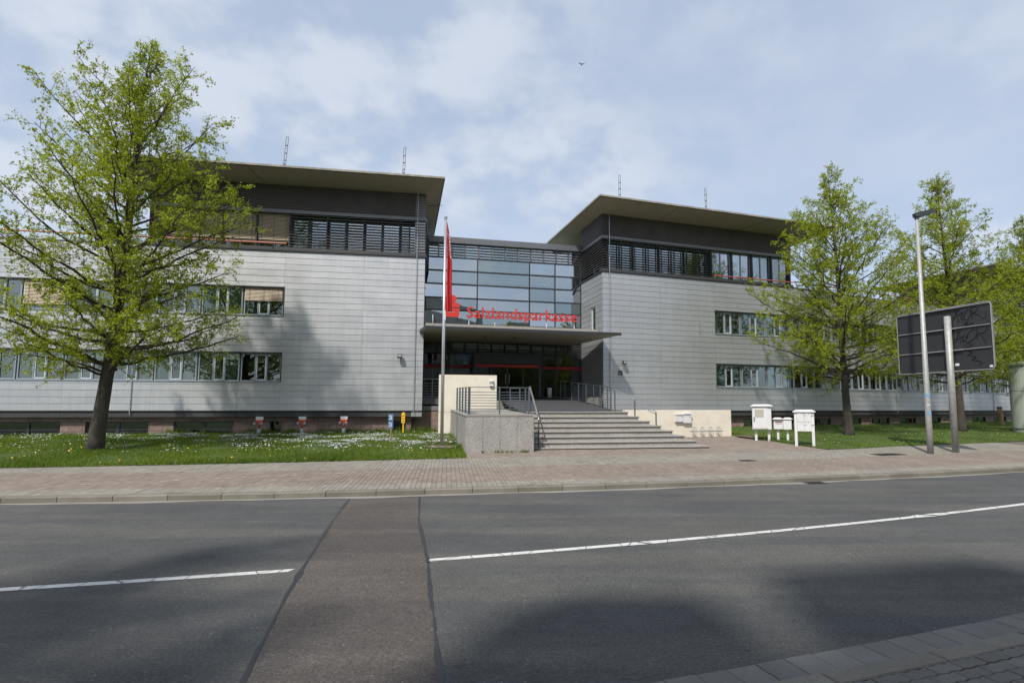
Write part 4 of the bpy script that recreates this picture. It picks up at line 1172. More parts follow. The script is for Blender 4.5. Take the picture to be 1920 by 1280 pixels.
# ------------------------------------------------------------------ entrance stairs, granite block, walls, railings
AST = R(10.6)
ST = thing('entrance_stairs', 'eight broad granite steps widening to the right up to the entrance', 'stairs', (-.70, 19.62, 0), AST)
RISE, TREAD = .178, .33
for k in range(8):
    z1 = .49 + RISE * k; v0 = TREAD * k; u1 = 6.56 - .337 * k
    z0 = z1 - RISE if k else .3
    d = 6.2 - .2 * k - v0
    b = MB(); b.box(.0, u1 - .03, v0 + .03, v0 + d, z0 - .01, z1 - .042)
    o = b.build('step', 'granite', ST)
    t = MB(); t.bbox(-.0, u1, v0 - .018, v0 + (TREAD + .06 if k < 7 else 1.0), z1 - .04, z1, .006); t.box(u1 - .42, u1 - .004, v0 + TREAD + .061, v0 + d, z1 - .039, z1 - .001)
    t.build('tread', 'tread', o)
    m = MB(); m.box(0, u1 - .035, v0 + .026, v0 + .04, z1 - .062, z1 - .042); m.build('shadow_joint', 'mortar', o)  # dark strip painting in the shade below the nosing
# granite clad block left of the stairs
AB = R(15.0)
GB = thing('granite_block', 'granite clad block with railing on top beside the flag pole', 'plinth', (-2.91, 18.47, 0), AB)
BW, BD = 2.30, 5.9
ztop = lambda x, y: 1.60 + .03 * y
MB().prism([(.02, .02), (BW - .02, .02), (BW - .02, BD), (.02, BD)], .2, lambda x, y: ztop(x, y) - .01).build('core', 'mortar', GB)
for k in range(4):
    MB().prism([(BW * k / 4 + .004, -.012), (BW * (k + 1) / 4 - .004, -.012), (BW * (k + 1) / 4 - .004, .02), (BW * k / 4 + .004, .02)], .25, 1.585).build('granite_panel', 'granite', GB)
for k in range(9):
    y0, y1 = .03 + k * .65, .03 + (k + 1) * .65 - .008
    MB().prism([(-.012, y0), (.02, y0), (.02, y1), (-.012, y1)], .25, lambda x, y: ztop(x, y) - .02).build('granite_panel', 'granite', GB)
    if k < 4: MB().prism([(BW - .02, y0), (BW + .012, y0), (BW + .012, y1), (BW - .02, y1)], .25, lambda x, y: ztop(x, y) - .02).build('granite_panel', 'granite', GB)
for k in range(2):
    MB().prism([(-.03 + k * (BW / 2 + .03) + .003, -.03), (BW / 2 + k * (BW / 2 + .03) - .003, -.03), (BW / 2 + k * (BW / 2 + .03) - .003, BD), (-.03 + k * (BW / 2 + .03) + .003, BD)], ztop, lambda x, y: ztop(x, y) + .055).build('cap_slab', 'tread', GB)
# ramp and landing
RP = thing('entrance_ramp', 'dark paved ramp rising from the stair top to the glass doors', 'ramp')
def rz(x, y): return 1.735 + max(0, (y - 22.2 - .2 * x)) * .086
b = MB()
Pl, Pr = [(-1.2, 21.95), (-2.2, 25.6), (-3.3, 31.0)], [(2.55, 22.9), (1.9, 26.6), (0.5, 31.8)]
for i in range(2):
    for k in range(6):
        f = lambda t, A: tuple(lerp(A[i][j], A[i + 1][j], t) for j in (0, 1))
        a, c, e, g = f(k / 6, Pl), f(k / 6, Pr), f((k + 1) / 6, Pr), f((k + 1) / 6, Pl)
        b.face([(x, y, rz(x, y)) for x, y in (a, c, e, g)])
b.build('ramp_surface', 'ramp', RP)
b = MB(); b.prism([(-7.2, 29.6), (1.4, 31.7), (1.2, 32.2), (-7.3, 30.2)], 1.2, 2.43); b.build('door_platform', 'concrete', RP)
PP = [(-7.0, 27.0), (-5.0, 27.4), (-4.0, 29.8), (-7.3, 29.5)]
MB().prism(PP, .5, 1.74).build('platform_plinth', 'brick', RP); MB().prism(PP, 1.78, 2.0).build('platform_slab', 'skirt', RP); MB().prism([(-7.0, 27.3), (-5.0, 27.7), (-4.0, 29.8), (-7.3, 29.5)], 2.08, 2.38).build('platform_band', 'beam', RP)
b = MB(); b.prism([(-2.9, 27.5), (1.2, 28.5), (1.0, 31.7), (-3.6, 30.5)], 1.2, lambda x, y: rz(x, y) - .02); b.build('platform_core', 'concrete', RP)
MB().prism([(2.2, 27.8), (2.5, 29.1), (1.5, 32.0), (.9, 31.8)], 1.3, 2.44).build('side_platform', 'concrete', RP)
# beige rendered walls
def wall_thing(label, x, y, rzv, w, th, z0, z1, extra=None):
    t = thing('rendered_wall', label, 'wall', (x, y, 0), rzv)
    MB().bbox(0, w, 0, th, z0, z1, .012).build('wall', 'beige', t)
    MB().box(-.002, w + .002, -.003, .01, 1.70, 1.712).build('groove', 'mortar', t) if extra else None
    return t
wall_thing('tall beige rendered wall with a wall lamp behind the flag pole', -5.2, 25.3, R(13), 2.62, .32, .4, 3.40, True)
lw = thing('rendered_wall', 'low beige rendered wall with two white letterboxes right of the stairs', 'wall', (3.1, 24.45, 0), R(19))
MB().bbox(0, 5.45, 0, .3, .3, 1.80, .015).build('wall', 'beige', lw)
MB().box(5.2, 5.45, .301, 4.2, .3, 1.795).build('return_wall', 'beige', lw); MB().box(0, 5.19, .301, 4.3, 1.5, 1.76).build('terrace_slab', 'concrete', lw)
# wall lamp on the tall beige wall
ca, sa = math.cos(R(13)), math.sin(R(13))
wl_ = thing('wall_lamp', 'white box lamp on the tall beige wall above the railing', 'lamp', (-5.2 + 2.36 * ca + .02 * sa, 25.3 + 2.36 * sa - .02 * ca, 2.93), R(13))
MB().bbox(-.10, .10, -.11, 0, -.02, .04, .02).build('bottom_housing', 'white', wl_); MB().bbox(-.10, .10, -.10, 0, .17, .25, .02).build('top_housing', 'white', wl_)
MB().box(-.085, .085, -.085, -.004, .041, .169).build('lens', 'hydrantgrey', wl_)

def railing(name, label, pts, posts, height, nbars, top_r=.02, post_r=.02, bar_r=.0115, mt='railblue', flat=True, hand=None):
    """railing along a 3D foot line; posts given as parameters 0..1 along it"""
    t = thing(name, label, 'railing')
    A = [Vector(p) for p in pts]
    seg = [(A[i + 1] - A[i]).length for i in range(len(A) - 1)]; tot = sum(seg)
    def at(q):
        d = q * tot
        for i, s in enumerate(seg):
            if d <= s + 1e-6 or i == len(seg) - 1: return A[i] + (A[i + 1] - A[i]) * (d / s)
            d -= s
    for q in posts:
        p = at(q); b = MB()
        if flat: b.box(p.x - post_r * .8, p.x + post_r * .8, p.y - post_r * 1.5, p.y + post_r * 1.5, p.z - .04, p.z + height)
        else: b.tube([(p.x, p.y, p.z - .04), (p.x, p.y, p.z + height)], post_r, 8)
        b.build('post', mt, t)
    for k in range(nbars):
        h = height * (.1 + .82 * k / nbars)
        MB().tube([(p.x, p.y, p.z + h) for p in A], bar_r, 6).build('bar', mt, t)
    MB().tube([(p.x, p.y, p.z + height) for p in A], top_r, 8).build('top_rail', hand or mt, t)
    return t
cb, sb = math.cos(AB), math.sin(AB)
def gb(x, y, z=None): return (-2.91 + x * cb - y * sb, 18.47 + x * sb + y * cb, (ztop(x, y) + .055) if z is None else z)
railing('railing', 'blue grey railing with five flat posts along the left side of the granite block', [gb(.12, 4.4), gb(.12, .18)], [0, .27, .52, .77, 1], .90, 8, .012, .03)
railing('railing', 'blue grey railing of thin bars along the front of the granite block', [gb(.13, .18), gb(BW - .12, .18)], [.01, .5, .99], .90, 8, .012, .026)
railing('railing', 'short blue grey railing running back beside the stair top', [gb(BW - .15, .6), gb(BW - .15, 3.6)], [0.02, .35, 1], .90, 8, .012, .026)
def sp(u, v, z): return (-.70 + u * math.cos(AST) - v * math.sin(AST), 19.62 + u * math.sin(AST) + v * math.cos(AST), z)
hr = thing('handrail', 'sloping steel handrail down the left side of the stairs beside the granite block', 'handrail')
MB().tube([sp(.18, .1, .49), sp(.18, .1, 1.47)], .026, 8).build('post', 'railblue', hr); MB().tube([sp(.18, 2.3, 1.735), sp(.18, 2.3, 2.68)], .026, 8).build('post', 'railblue', hr)
MB().tube([sp(.18, .07, 1.45), sp(.18, .16, 1.52), sp(.18, 2.3, 2.70)], .03, 8).build('rail', 'steel', hr, True)
hr = thing('handrail', 'double sloping handrail at the right end of the stairs before the low beige wall', 'handrail')
pa, pb, pc = sp(3.70, 2.55, 1.735), sp(4.35, 1.98, 1.56), sp(5.02, 1.42, 1.20)
for p, top in ((pa, 2.62), (pb, 2.20), (pc, 1.72)): MB().tube([p, (p[0], p[1], top)], .027, 8).build('post', 'railblue', hr)
for dz in (0, -.10): MB().tube([(pa[0], pa[1], 2.62 + dz), (pc[0], pc[1], 1.74 + dz)], .017, 8).build('rail', 'railblue', hr)
rr = [(2.35, 23.3, 1.80), (1.75, 26.2, 2.02), (.35, 30.7, 2.43)]
rt = railing('railing', 'long ramp railing with curved brackets before the dark side wall', rr, [0, .06, .2, .34, .48, .62, .76, .9, 1], .95, 8, .018, .022, hand='stainless')
railing('railing', 'steel railing behind the tall beige wall by the left glazing', [(-6.95, 27.5, 2.38), (-5.1, 27.9, 2.38)], [0, .5, 1], .95, 6, .018, .02, mt='steel')
# curved glazed guard by the left wing corner

# letterboxes on the low wall
c9, s9 = math.cos(R(19)), math.sin(R(19))
def on_low(s, d, z): return (3.1 + s * c9 + d * s9, 24.45 + s * s9 - d * c9, z)
def letterbox(loc, rzv, w, h, d, label):
    t = thing('letterbox', label, 'mailbox', loc, rzv, 'letterboxes on the low wall')
    MB().bbox(-w / 2, w / 2, -d, 0, 0, h, .01).build('body', 'white', t)
    MB().bbox(-w / 2 - .012, w / 2 + .012, -d - .03, .0, h - .03, h + .02, .008).build('flap', 'white', t)
    MB().box(-w * .3, w * .3, -d - .004, -d, h * .78, h * .80).build('slot', 'black', t); MB().box(w * .2, w * .38, -d - .005, -d, h * .62, h * .70).build('name_plate', 'hydrantgrey', t)
letterbox(on_low(2.62, .0, 1.28), R(19), .40, .34, .12, 'left of the two white letterboxes on the low beige wall')
letterbox(on_low(3.03, .0, 1.23), R(19), .40, .42, .14, 'right of the two white letterboxes on the low beige wall, slightly lower')
# bicycle rack
bkp = on_low(3.9, .25, 0)
bk = thing('bicycle_rack', 'steel bicycle rack with four hoops at the foot of the low beige wall', 'bicycle rack', (bkp[0], bkp[1], zg(bkp[0], bkp[1])), R(19))
MB().tube([(-.85, 0, .27), (.88, 0, .27)], .025, 8).build('cross_bar', 'steel', bk)
for k in range(4):
    x = -.63 + k * .43; b = MB()
    for dx in (-.04, .04):
        pts = [(x + dx, -.05, .02), (x + dx, -.16, .12), (x + dx, -.14, .4), (x + dx, -.02, .46), (x + dx, .1, .36), (x + dx, .1, .12), (x + dx, -.05, .02)]
        b.tube(pts, .009, 6)
    b.tube([(x - .04, -.02, .46), (x + .04, -.02, .46)], .009, 6); b.tube([(x, 0, -.05), (x, 0, .27)], .012, 6)
    b.build('hoop', 'steel', bk)

# ------------------------------------------------------------------ wall lights and house number
def flood(label, root_loc, rzv, z):
    t = thing('wall_floodlight', label, 'lamp', (root_loc[0], root_loc[1], z), rzv)
    MB().box(-.03, .03, -.14, .0, -.02, .02).build('bracket', 'steel', t)
    b = MB(); b.loops([[(-.11, -.30, -.10), (.11, -.30, -.10), (.11, -.13, -.13), (-.11, -.13, -.13)], [(-.09, -.30, .06), (.09, -.30, .06), (.09, -.13, .09), (-.09, -.13, .09)]], True)
    b.build('housing', 'lampdark', t); MB().box(-.08, .08, -.312, -.301, -.08, .04).build('lens', 'hydrantgrey', t)
def onL(s, d): return (-6.23 + s * math.cos(AL) + d * math.sin(AL), 26.5 + s * math.sin(AL) - d * math.cos(AL))
def onR(s, d): return (2.57 + s * math.cos(AR) + d * math.sin(AR), 29.17 + s * math.sin(AR) - d * math.cos(AR))
flood('small dark floodlight on the left wing near its corner', onL(-1.05, .02), AL, 4.35)
flood('small dark floodlight on the right wing above the house number', onR(1.12, .02), AR, 4.32)
hn = thing('house_number', 'black house number 15 on the right wing cladding', 'house number', (*onR(.86, .045), 3.63), AR)
x = 0
for chh in '15':
    me = text_mesh(chh, .36, .015, .002); me.materials.clear(); me.materials.append(M['black']); l2, h2 = bounds(me)
    link('digit', me, hn, (x - l2[0], 0, 0), (R(90), 0, 0)); x += h2[0] - l2[0] + .045

# ------------------------------------------------------------------ flag pole
FX, FY = -4.04, 20.31; FZ = zg(FX, FY)
fp = thing('flagpole', 'tall silver flagpole in the lawn before the entrance', 'flagpole', (FX, FY, FZ))
MB().tube([(0, 0, 0), (0, 0, 4), (0, 0, 8.42)], [.062, .058, .048], 14).build('pole', 'alu', fp, smooth=True)
MB().tube([(0, 0, 8.42), (0, 0, 8.5)], .06, 14).build('cap', 'hydrantgrey', fp); MB().tube([(0, 0, -.02), (0, 0, .05)], .10, 14).build('base_collar', 'steel', fp)
MB().tube([(.05, -.04, 4.6), (.05, -.04, 4.95)], .03, 8).build('weight', 'white', fp)
def flag():
    nh, nw = 90, 26; zt, zb = 8.30, 4.92
    V = []; F = []; MI = []
    for i in range(nh + 1):
        t = i / nh; z = zt + (zb - zt) * t
        wid = .04 + .16 * min(1, t / .42) ** .8 + .04 * t
        for j in range(nw + 1):
            w = j / nw
            fold = math.sin(w * 4.2 * math.pi + 1.4 * t + .6 * math.sin(5 * t))
            x = .055 + wid * (w ** .8) + .018 * math.sin(w * 9 + 3 * t) * (t > .1)
            y = -.03 + .085 * fold * min(1, t * 3 + .15) * (1 - .35 * w)
            V.append((x, y, z - .16 * w * (1 - t) - .04 * math.sin(w * 7) * t))
    def lett(a, c):     # blocky white marks printed down the flag
        if not (.10 < a < .40 and .46 < c < .86): return False
        k = (a - .10) / .043; fr = k - int(k)
        pat = [(1, 1, 0), (1, 0, 1), (0, 1, 1), (1, 1, 1), (1, 0, 1), (1, 1, 0), (0, 1, 1)][int(k) % 7]
        return fr < .74 and pat[min(2, int((c - .46) / .134))] == 1 and not (.3 < fr < .45 and int(k) % 2)
    for i in range(nh):
        for j in range(nw):
            a = i * (nw + 1) + j; F.append((a, a + 1, a + nw + 2, a + nw + 1)); MI.append(1 if lett(i / nh, j / nw) else 0)
    me = bpy.data.meshes.new('flag'); me.from_pydata(V, [], F); me.materials.append(M['flagred']); me.materials.append(M['flagwhite'])
    me.polygons.foreach_set('material_index', MI); me.polygons.foreach_set('use_smooth', [True] * len(F)); me.update(); return me
fl = link('flag', flag(), None, (FX, FY, FZ)); tag(fl, 'limp red flag with white print hanging on the silver pole', 'flag')

# ------------------------------------------------------------------ mailbox stands on the right lawn
def mailbox_stand(label, pL, pR, ztopv, build):
    (x0, y0), (x1, y1) = pL, pR; z0 = min(zg(x0, y0), zg(x1, y1)); a = math.atan2(y1 - y0, x1 - x0); w = math.hypot(x1 - x0, y1 - y0)
    t = thing('mailbox_stand', label, 'mailbox', (x0, y0, z0), a, 'white mailboxes on posts')
    build(t, w); return t
def cabinet(t, w):
    for x in (-.02, w + .02): MB().box(x - .05, x + .05, .16, .24, -.1, 1.5 if x > .1 else .55).build('post', 'white', t)
    MB().bbox(-.16, w + .12, -.02, .30, .50, 1.46, .012).build('cabinet', 'white', t)
    MB().bbox(-.14, w - .02, -.045, -.022, .54, 1.42, .006).build('door', 'white', t)
    b = MB(); o = [(-.22, -.10), (w + .18, -.10), (w + .18, .36), (-.22, .36)]; i = [(-.08, .04), (w + .04, .04), (w + .04, .22), (-.08, .22)]
    b.loops([[(x, y, 1.461) for x, y in o], [(x, y, 1.50) for x, y in o], [(x, y, 1.56) for x, y in i]], True); b.build('roof', 'white', t)
    MB().box(-.06, w * .62, -.052, -.046, 1.02, 1.34).build('notice', 'paper', t); MB().box(-.11, -.075, -.06, -.046, .82, 1.02).build('handle', 'black', t)
mailbox_stand('tall white cabinet mailbox on posts nearest the beige wall', (8.62, 24.0), (9.08, 23.86), 1.5, cabinet)
def small(t, w):
    for x in (.03, w - .03): MB().box(x - .045, x + .045, .10, .18, -.1, .55).build('post', 'white', t)
    MB().bbox(-.14, w * .52, -.02, .24, .52, .93, .01).build('box', 'white', t); MB().bbox(w * .53, w + .12, -.06, .24, .51, .93, .01).build('box', 'white', t)
    for a, c in ((-.18, w * .525), (w * .526, w + .16)):
        b = MB(); m = (a + c) / 2; b.loops([[(a, -.10, .931), (c, -.10, .931), (c, .28, .931), (a, .28, .931)], [(a, -.10, .955), (c, -.10, .955), (c, .28, .955), (a, .28, .955)], [(m - .1, .0, 1.01), (m + .1, .0, 1.01), (m + .1, .16, 1.01), (m - .1, .16, 1.01)]], True); b.build('roof', 'white', t)
    MB().box(-.08, w * .42, -.026, -.021, .80, .83).build('slot', 'black', t); MB().box(-.06, w * .40, -.027, -.021, .745, .765).build('red_line', 'red', t)
mailbox_stand('low pair of small white mailboxes on two posts between the taller ones', (9.5, 24.0), (9.92, 23.86), 1., small)
def four(t, w):
    for x in (.02, w - .02): MB().box(x - .05, x + .05, .0, .09, -.12, 1.33).build('post', 'white', t)
    MB().box(.02, w - .02, .02, .30, .58, 1.33).build('case', 'white', t)
    for i in range(2):
        for j in range(2):
            d = MB().bbox(.08 + i * (w - .14) / 2, .06 + (i + 1) * (w - .14) / 2, -.02, .019, .60 + j * .365, .95 + j * .365, .006).build('door', 'white', t)
            MB().box(.08 + i * (w - .14) / 2 + .24, .08 + i * (w - .14) / 2 + .34, -.025, -.0205, .60 + j * .365 + .24, .60 + j * .365 + .26).build('name_plate', 'hydrantgrey', d)
            MB().box(.08 + i * (w - .14) / 2 + .14, .08 + i * (w - .14) / 2 + .16, -.027, -.0205, .60 + j * .365 + .29, .60 + j * .365 + .31).build('lock', 'black', d)
    b = MB(); b.loops([[(-.08, -.06, 1.331), (w + .08, -.06, 1.331), (w + .08, .38, 1.331), (-.08, .38, 1.331)], [(-.08, -.06, 1.36), (w + .08, -.06, 1.36), (w + .08, .38, 1.36), (-.08, .38, 1.36)], [(.04, .08, 1.43), (w - .04, .08, 1.43), (w - .04, .24, 1.43), (.04, .24, 1.43)]], True); b.build('roof', 'white', t)
mailbox_stand('white mailbox bank with four doors on two posts, nearest the pavement', (9.42, 22.02), (10.0, 21.72), 1.3, four)

# ------------------------------------------------------------------ fire hydrant couplings, small signs
def hyd(x, y, label):
    t = thing('fire_coupling', label, 'hydrant', (x, y, zg(x, y) + .02), AL, 'red fire service couplings along the left wing')
    MB().tube([(0, 0, -.1), (0, 0, .30)], .095, 14).build('sleeve', 'hydrantgrey', t, smooth=True)
    MB().tube([(0, 0, .301), (0, 0, .42), (0, 0, .56)], [.055, .065, .06], 12).build('riser', 'hydrant', t, smooth=True)
    MB().bbox(-.17, .17, -.06, .08, .561, .72, .02).build('manifold', 'hydrant', t)
    for s in (-1, 1):
        MB().tube([(s * .13, -.02, .62), (s * .15, -.12, .57), (s * .16, -.20, .53)], [.065, .06, .06], 10).build('outlet', 'hydrant', t, smooth=True)
        MB().tube([(s * .16, -.20, .53), (s * .167, -.26, .50)], .075, 12).build('cap', 'hydrantgrey', t, smooth=True)
    MB().box(-.18, .18, .0, .015, .721, .87).build('plate', 'white', t); 
    t.scale = (.84, .84, .9)
    MB().box(-.12, .12, -.003, -.0005, .775, .785).build('print', 'hydrantgrey', t); MB().box(-.12, .12, -.003, -.0005, .80, .81).build('print', 'hydrantgrey', t)
def wally(x): return 26.5 + (x + 6.23) * TL
for x, lab in ((-12.95, 'leftmost of the three red fire couplings on grey stands'), (-11.2, 'middle of the three red fire couplings on grey stands'), (-9.47, 'rightmost of the three red fire couplings on grey stands')):
    hyd(x, wally(x) - .55, lab)
bs = thing('utility_sign', 'blue utility marker plates with white figures on a thin stake in the daisies', 'sign', (-6.15, 21.25, zg(-6.15, 21.25)), R(8))
MB().box(-.02, .02, -.015, .015, -.1, .62).build('stake', 'wood', bs)
for z0 in (.60, .87):
    p = MB().bbox(-.10, .08, -.03, -.016, z0, z0 + .25, .008).build('plate', 'bluesign', bs)
    for k in range(3): MB().box(-.075 + .03 * (k % 2), -.01 + .04 * (k % 2), -.034, -.0305, z0 + .05 + .06 * k, z0 + .075 + .06 * k).build('print', 'sticker', p)
    MB().box(.01, .025, -.034, -.0305, z0 + .04, z0 + .2).build('print', 'sticker', p)
ysn = thing('gas_marker', 'yellow gas marker post by the plinth near the wing corner', 'sign', (-6.85, 25.6, zg(-6.85, 25.6)), R(8))
MB().tube([(0, 0, -.1), (0, 0, .62)], .035, 10).build('post', 'yellow', ysn); MB().bbox(-.085, .075, -.05, .03, .50, .95, .02).build('plate', 'yellow', ysn)
MB().tube([(0, -.01, .95), (0, -.01, .99)], [.05, .02], 10).build('cap', 'yellow', ysn)
for k in range(3): MB().box(-.05, .03, -.054, -.0505, .57 + .12 * k, .60 + .12 * k).build('print', 'black', ysn)

# ------------------------------------------------------------------ street lamp, sign board
LX, LY = 13.32, 20.03; LZ = zg(LX, LY)
lp = thing('street_lamp', 'tall galvanised street lamp with flat dark head on the right', 'street lamp', (LX, LY, LZ))
MB().tube([(0, 0, -.05), (0, 0, 1.2), (0, 0, 8.6)], [.105, .10, .055], 16).build('pole', 'galv', lp, smooth=True)
b = MB(); b.loops([[(-.08, -.09, 8.58), (.12, -.11, 8.58), (.60, -.12, 8.74), (.68, -.04, 8.80), (.68, .04, 8.80), (.60, .12, 8.74), (.12, .11, 8.58), (-.08, .09, 8.58)],
                   [(-.10, -.09, 8.72), (.1, -.12, 8.76), (.58, -.12, 8.86), (.68, -.04, 8.86), (.68, .04, 8.86), (.58, .12, 8.86), (.1, .12, 8.76), (-.10, .09, 8.72)]], True)
b.build('lamp_head', 'lampdark', lp); MB().tube([(.34, 0, 8.80), (.33, 0, 9.0)], .012, 6).build('sensor', 'darkframe', lp)
MB().tube([(0, 0, 8.5), (0, 0, 8.6)], .07, 14).build('collar', 'lampdark', lp)
for z, mt, w in ((2.05, 'stickerblue', .05), (1.72, 'sticker', .05), (1.42, 'stickerblue', .04)):
    b = MB(); r = .1015 - .006 * (z - 1.2) + .003; n = 6
    for k in range(n):
        a0, a1 = R(-140 + 60 * k / n), R(-140 + 60 * (k + 1) / n); h = .06 if mt == 'stickerblue' else .015
        b.face([(r * math.cos(a0), r * math.sin(a0), z - h), (r * math.cos(a1), r * math.sin(a1), z - h), (r * math.cos(a1), r * math.sin(a1), z + h), (r * math.cos(a0), r * math.sin(a0), z + h)])
    b.build('sticker', mt, lp)
GX, GY = 14.56, 20.52; GZ = zg(GX, GY)
sg = thing('sign_board', 'back of a large dark road sign with graffiti on a thick steel post', 'road sign', (GX, GY, GZ))
MB().tube([(0, 0, -.05), (0, 0, 4.98)], .112, 18).build('post', 'galv', sg, smooth=True)
# board runs nearly along the view: local x axis = from far-left end to near-right end
xl, yl, xr, yr = 13.80, 22.45, 15.12, 19.22
ba = math.atan2(yr - yl, xr - xl); bw = math.hypot(xr - xl, yr - yl)
bo = link('board', None, sg, (xl - GX, yl - GY, 0), ba)
zb, zt_ = 2.92, 5.34
pts = rounded(0, bw, zb, zt_, .14, ('br', 'tr', 'tl', 'bl'))
b = MB(); b.loops([[(x, .16, z) for x, z in pts][::-1], [(x, .12, z) for x, z in pts][::-1]], True); b.build('panel', 'signback', bo)
inn = rounded(.025, bw - .025, zb + .025, zt_ - .025, .12, ('br', 'tr', 'tl', 'bl'))
b = MB(); b.loops([[(x, .105, z) for x, z in inn], [(x, .09, z) for x, z in inn], [(x, .09, z) for x, z in pts], [(x, .165, z) for x, z in pts]], False); b.build('rim', 'signedge', bo)
for z in (zb + .03, zb + .80, zb + 1.60, zt_ - .06):
    MB().box(.06, bw - .06, .07, .105, z - .012, z + .012).build('rib', 'signedge', bo)
    MB().box(bw * .28, bw * .72, .03, .069, z - .022, z + .010).build('clamp_rail', 'galv', bo)
def stroke(pl, r=.016):
    P = []
    for i in range(len(pl) - 1):
        for k in range(6):
            t = k / 6; p0 = pl[max(i - 1, 0)]; p1 = pl[i]; p2 = pl[i + 1]; p3 = pl[min(i + 2, len(pl) - 1)]
            q = [.5 * (2 * p1[d] + (p2[d] - p0[d]) * t + (2 * p0[d] - 5 * p1[d] + 4 * p2[d] - p3[d]) * t * t + (-p0[d] + 3 * p1[d] - 3 * p2[d] + p3[d]) * t ** 3) for d in (0, 1)]
            P.append(q)
    P.append(pl[-1])
    MB().tube([(x, .1195, z) for x, z in P], r, 5).build('graffiti_stroke', 'graffiti', bo)
def tagw(ox, oz, s, v):
    j = lambda pts: [(ox + s * x, oz + s * z * 1.0) for x, z in pts]
    if v == 0:
        stroke(j([(0, 0), (.18, .12), (.34, .5), (.36, .1), (.4, -.05)])); stroke(j([(.1, .2), (.35, .26), (.62, .4), (.5, .12), (.68, .05), (.55, .3)]))
        stroke(j([(.75, .4), (.68, .12), (.82, .0), (.98, .25), (.92, .5), (.76, .42)])); stroke(j([(1.02, .5), (1.04, 0), (1.02, .5), (1.3, .58), (1.25, .34), (1.06, .3), (1.4, .12), (1.62, -.05), (1.7, .2)]))
        stroke(j([(.6, -.22), (.85, -.1), (.7, -.28), (1.1, -.2)]))
    else:
        stroke(j([(0, 0), (.05, .12), (.2, .05), (.36, .55), (.42, -.02)])); stroke(j([(.12, .2), (.4, .22), (.6, .32), (.5, .1), (.7, .05)]))
        stroke(j([(.8, .3), (.7, .1), (.85, .0), (1.15, .2), (1.2, .55), (.9, .5), (.68, .2)])); stroke(j([(1.22, .1), (1.25, .7), (1.5, .78), (1.72, .55), (1.5, .36), (1.28, .36), (1.5, .1), (1.6, -.18)]))
        stroke(j([(.55, -.2), (.8, -.05), (.95, -.18), (.6, -.32)]))
tagw(bw * .60, zb + 1.86, .72, 0); tagw(bw * .60, zb + 1.06, .72, 1)
stroke([(bw * .74, zb + .74), (bw * .80, zb + .66), (bw * .75, zb + .58), (bw * .83, zb + .50), (bw * .79, zb + .40), (bw * .87, zb + .32), (bw * .86, zb + .2)])
MB().box(bw * .62, bw * .66, .112, .119, zb + .22, zb + .31).build('sticker', 'sticker', bo); MB().box(bw * .95, bw * .98, .112, .119, zb + .10, zb + .17).build('sticker', 'sticker', bo)

# round column, wooden post, leaning bars at the far right
cl = thing('advertising_column', 'pale green grey round column at the right edge of the lawn', 'column', (26.75, 31.2, zg(26.75, 31.2)))
b = MB(); b.tube([(0, 0, -.1), (0, 0, .28)], 1.06, 40); b.build('base', 'column', cl, smooth=False)
b = MB(); b.tube([(0, 0, .281), (0, 0, 3.75)], 1.10, 40, 0, True); b.build('drum', 'column', cl, smooth=False)
MB().tube([(0, 0, 2.33), (0, 0, 2.345)], 1.104, 40).build('seam', 'darkframe', cl)
MB().tube([(0, 0, 3.751), (0, 0, 3.85), (0, 0, 3.95)], [1.16, 1.16, .9], 40).build('roof', 'column', cl)
wp = thing('wooden_post', 'round weathered wooden post on the lawn by the far wing', 'post', (30.3, 38.2, zg(30.3, 38.2)))
MB().tube([(.05, 0, -.1), (.02, 0, .6), (-.04, 0, 1.16)], [.15, .145, .14], 10).build('post', 'wood', wp); MB().tube([(-.04, 0, 1.161), (-.045, 0, 1.26)], .15, 10).build('cap', 'iron', wp)
lr = thing('leaning_rack', 'slanting white metal bars leaning behind the round column', 'rack', (31.5, 38.6, zg(31.5, 38.6)))
for k in range(4): MB().tube([(.35 * k, 0, 0), (.35 * k + .75, .1, 1.35)], .03, 6).build('bar', 'offwhite', lr)
MB().tube([(.0, 0, .05), (1.1, 0, .05)], .03, 6).build('rail', 'offwhite', lr)

# ------------------------------------------------------------------ window plants behind the right wing panes
def plant(s, label, flower, pot='potwhite'):
    t = thing('potted_plant', label, 'plant', (*onR(s, -.42), W1[0] + .05), AR, 'potted plants on the window sill of the right wing')
    MB().tube([(0, 0, 0), (0, 0, .14)], [.05, .065], 10).build('pot', pot, t)
    b = MB()
    for k in range(7):
        a = k * .9; b.face([(0, 0, .14), (.1 * math.cos(a) - .03 * math.sin(a), .1 * math.sin(a) + .03 * math.cos(a), .22), (.19 * math.cos(a), .19 * math.sin(a), .2), (.1 * math.cos(a) + .03 * math.sin(a), .1 * math.sin(a) - .03 * math.cos(a), .22)])
    b.tube([(0, 0, .14), (.02, 0, .38), (.10, 0, .48)], .006, 5); b.build('leaves', 'plantgreen', t)
    if flower:
        b = MB()
        for k in range(9):
            cx, cz = -.06 + .035 * k, .46 + .05 * math.sin(k * 1.1); q = [(cx + .035 * math.cos(i * math.pi / 3), -.02, cz + .035 * math.sin(i * math.pi / 3)) for i in range(6)]
            b.face(q)
        b.build('blossom', flower, t)
plant(7.25, 'white orchid in the first light of the lower window band', 'petal'); plant(8.25, 'pink orchid behind the third light of the lower window band', 'orchidpink', 'terracotta')
plant(8.95, 'terracotta potted plant without blossom in the second bay', None, 'terracotta'); plant(9.75, 'larger white orchid in the second bay of the lower windows', 'petal'); plant(10.6, 'leafy green plant in the third bay of the lower windows', None)

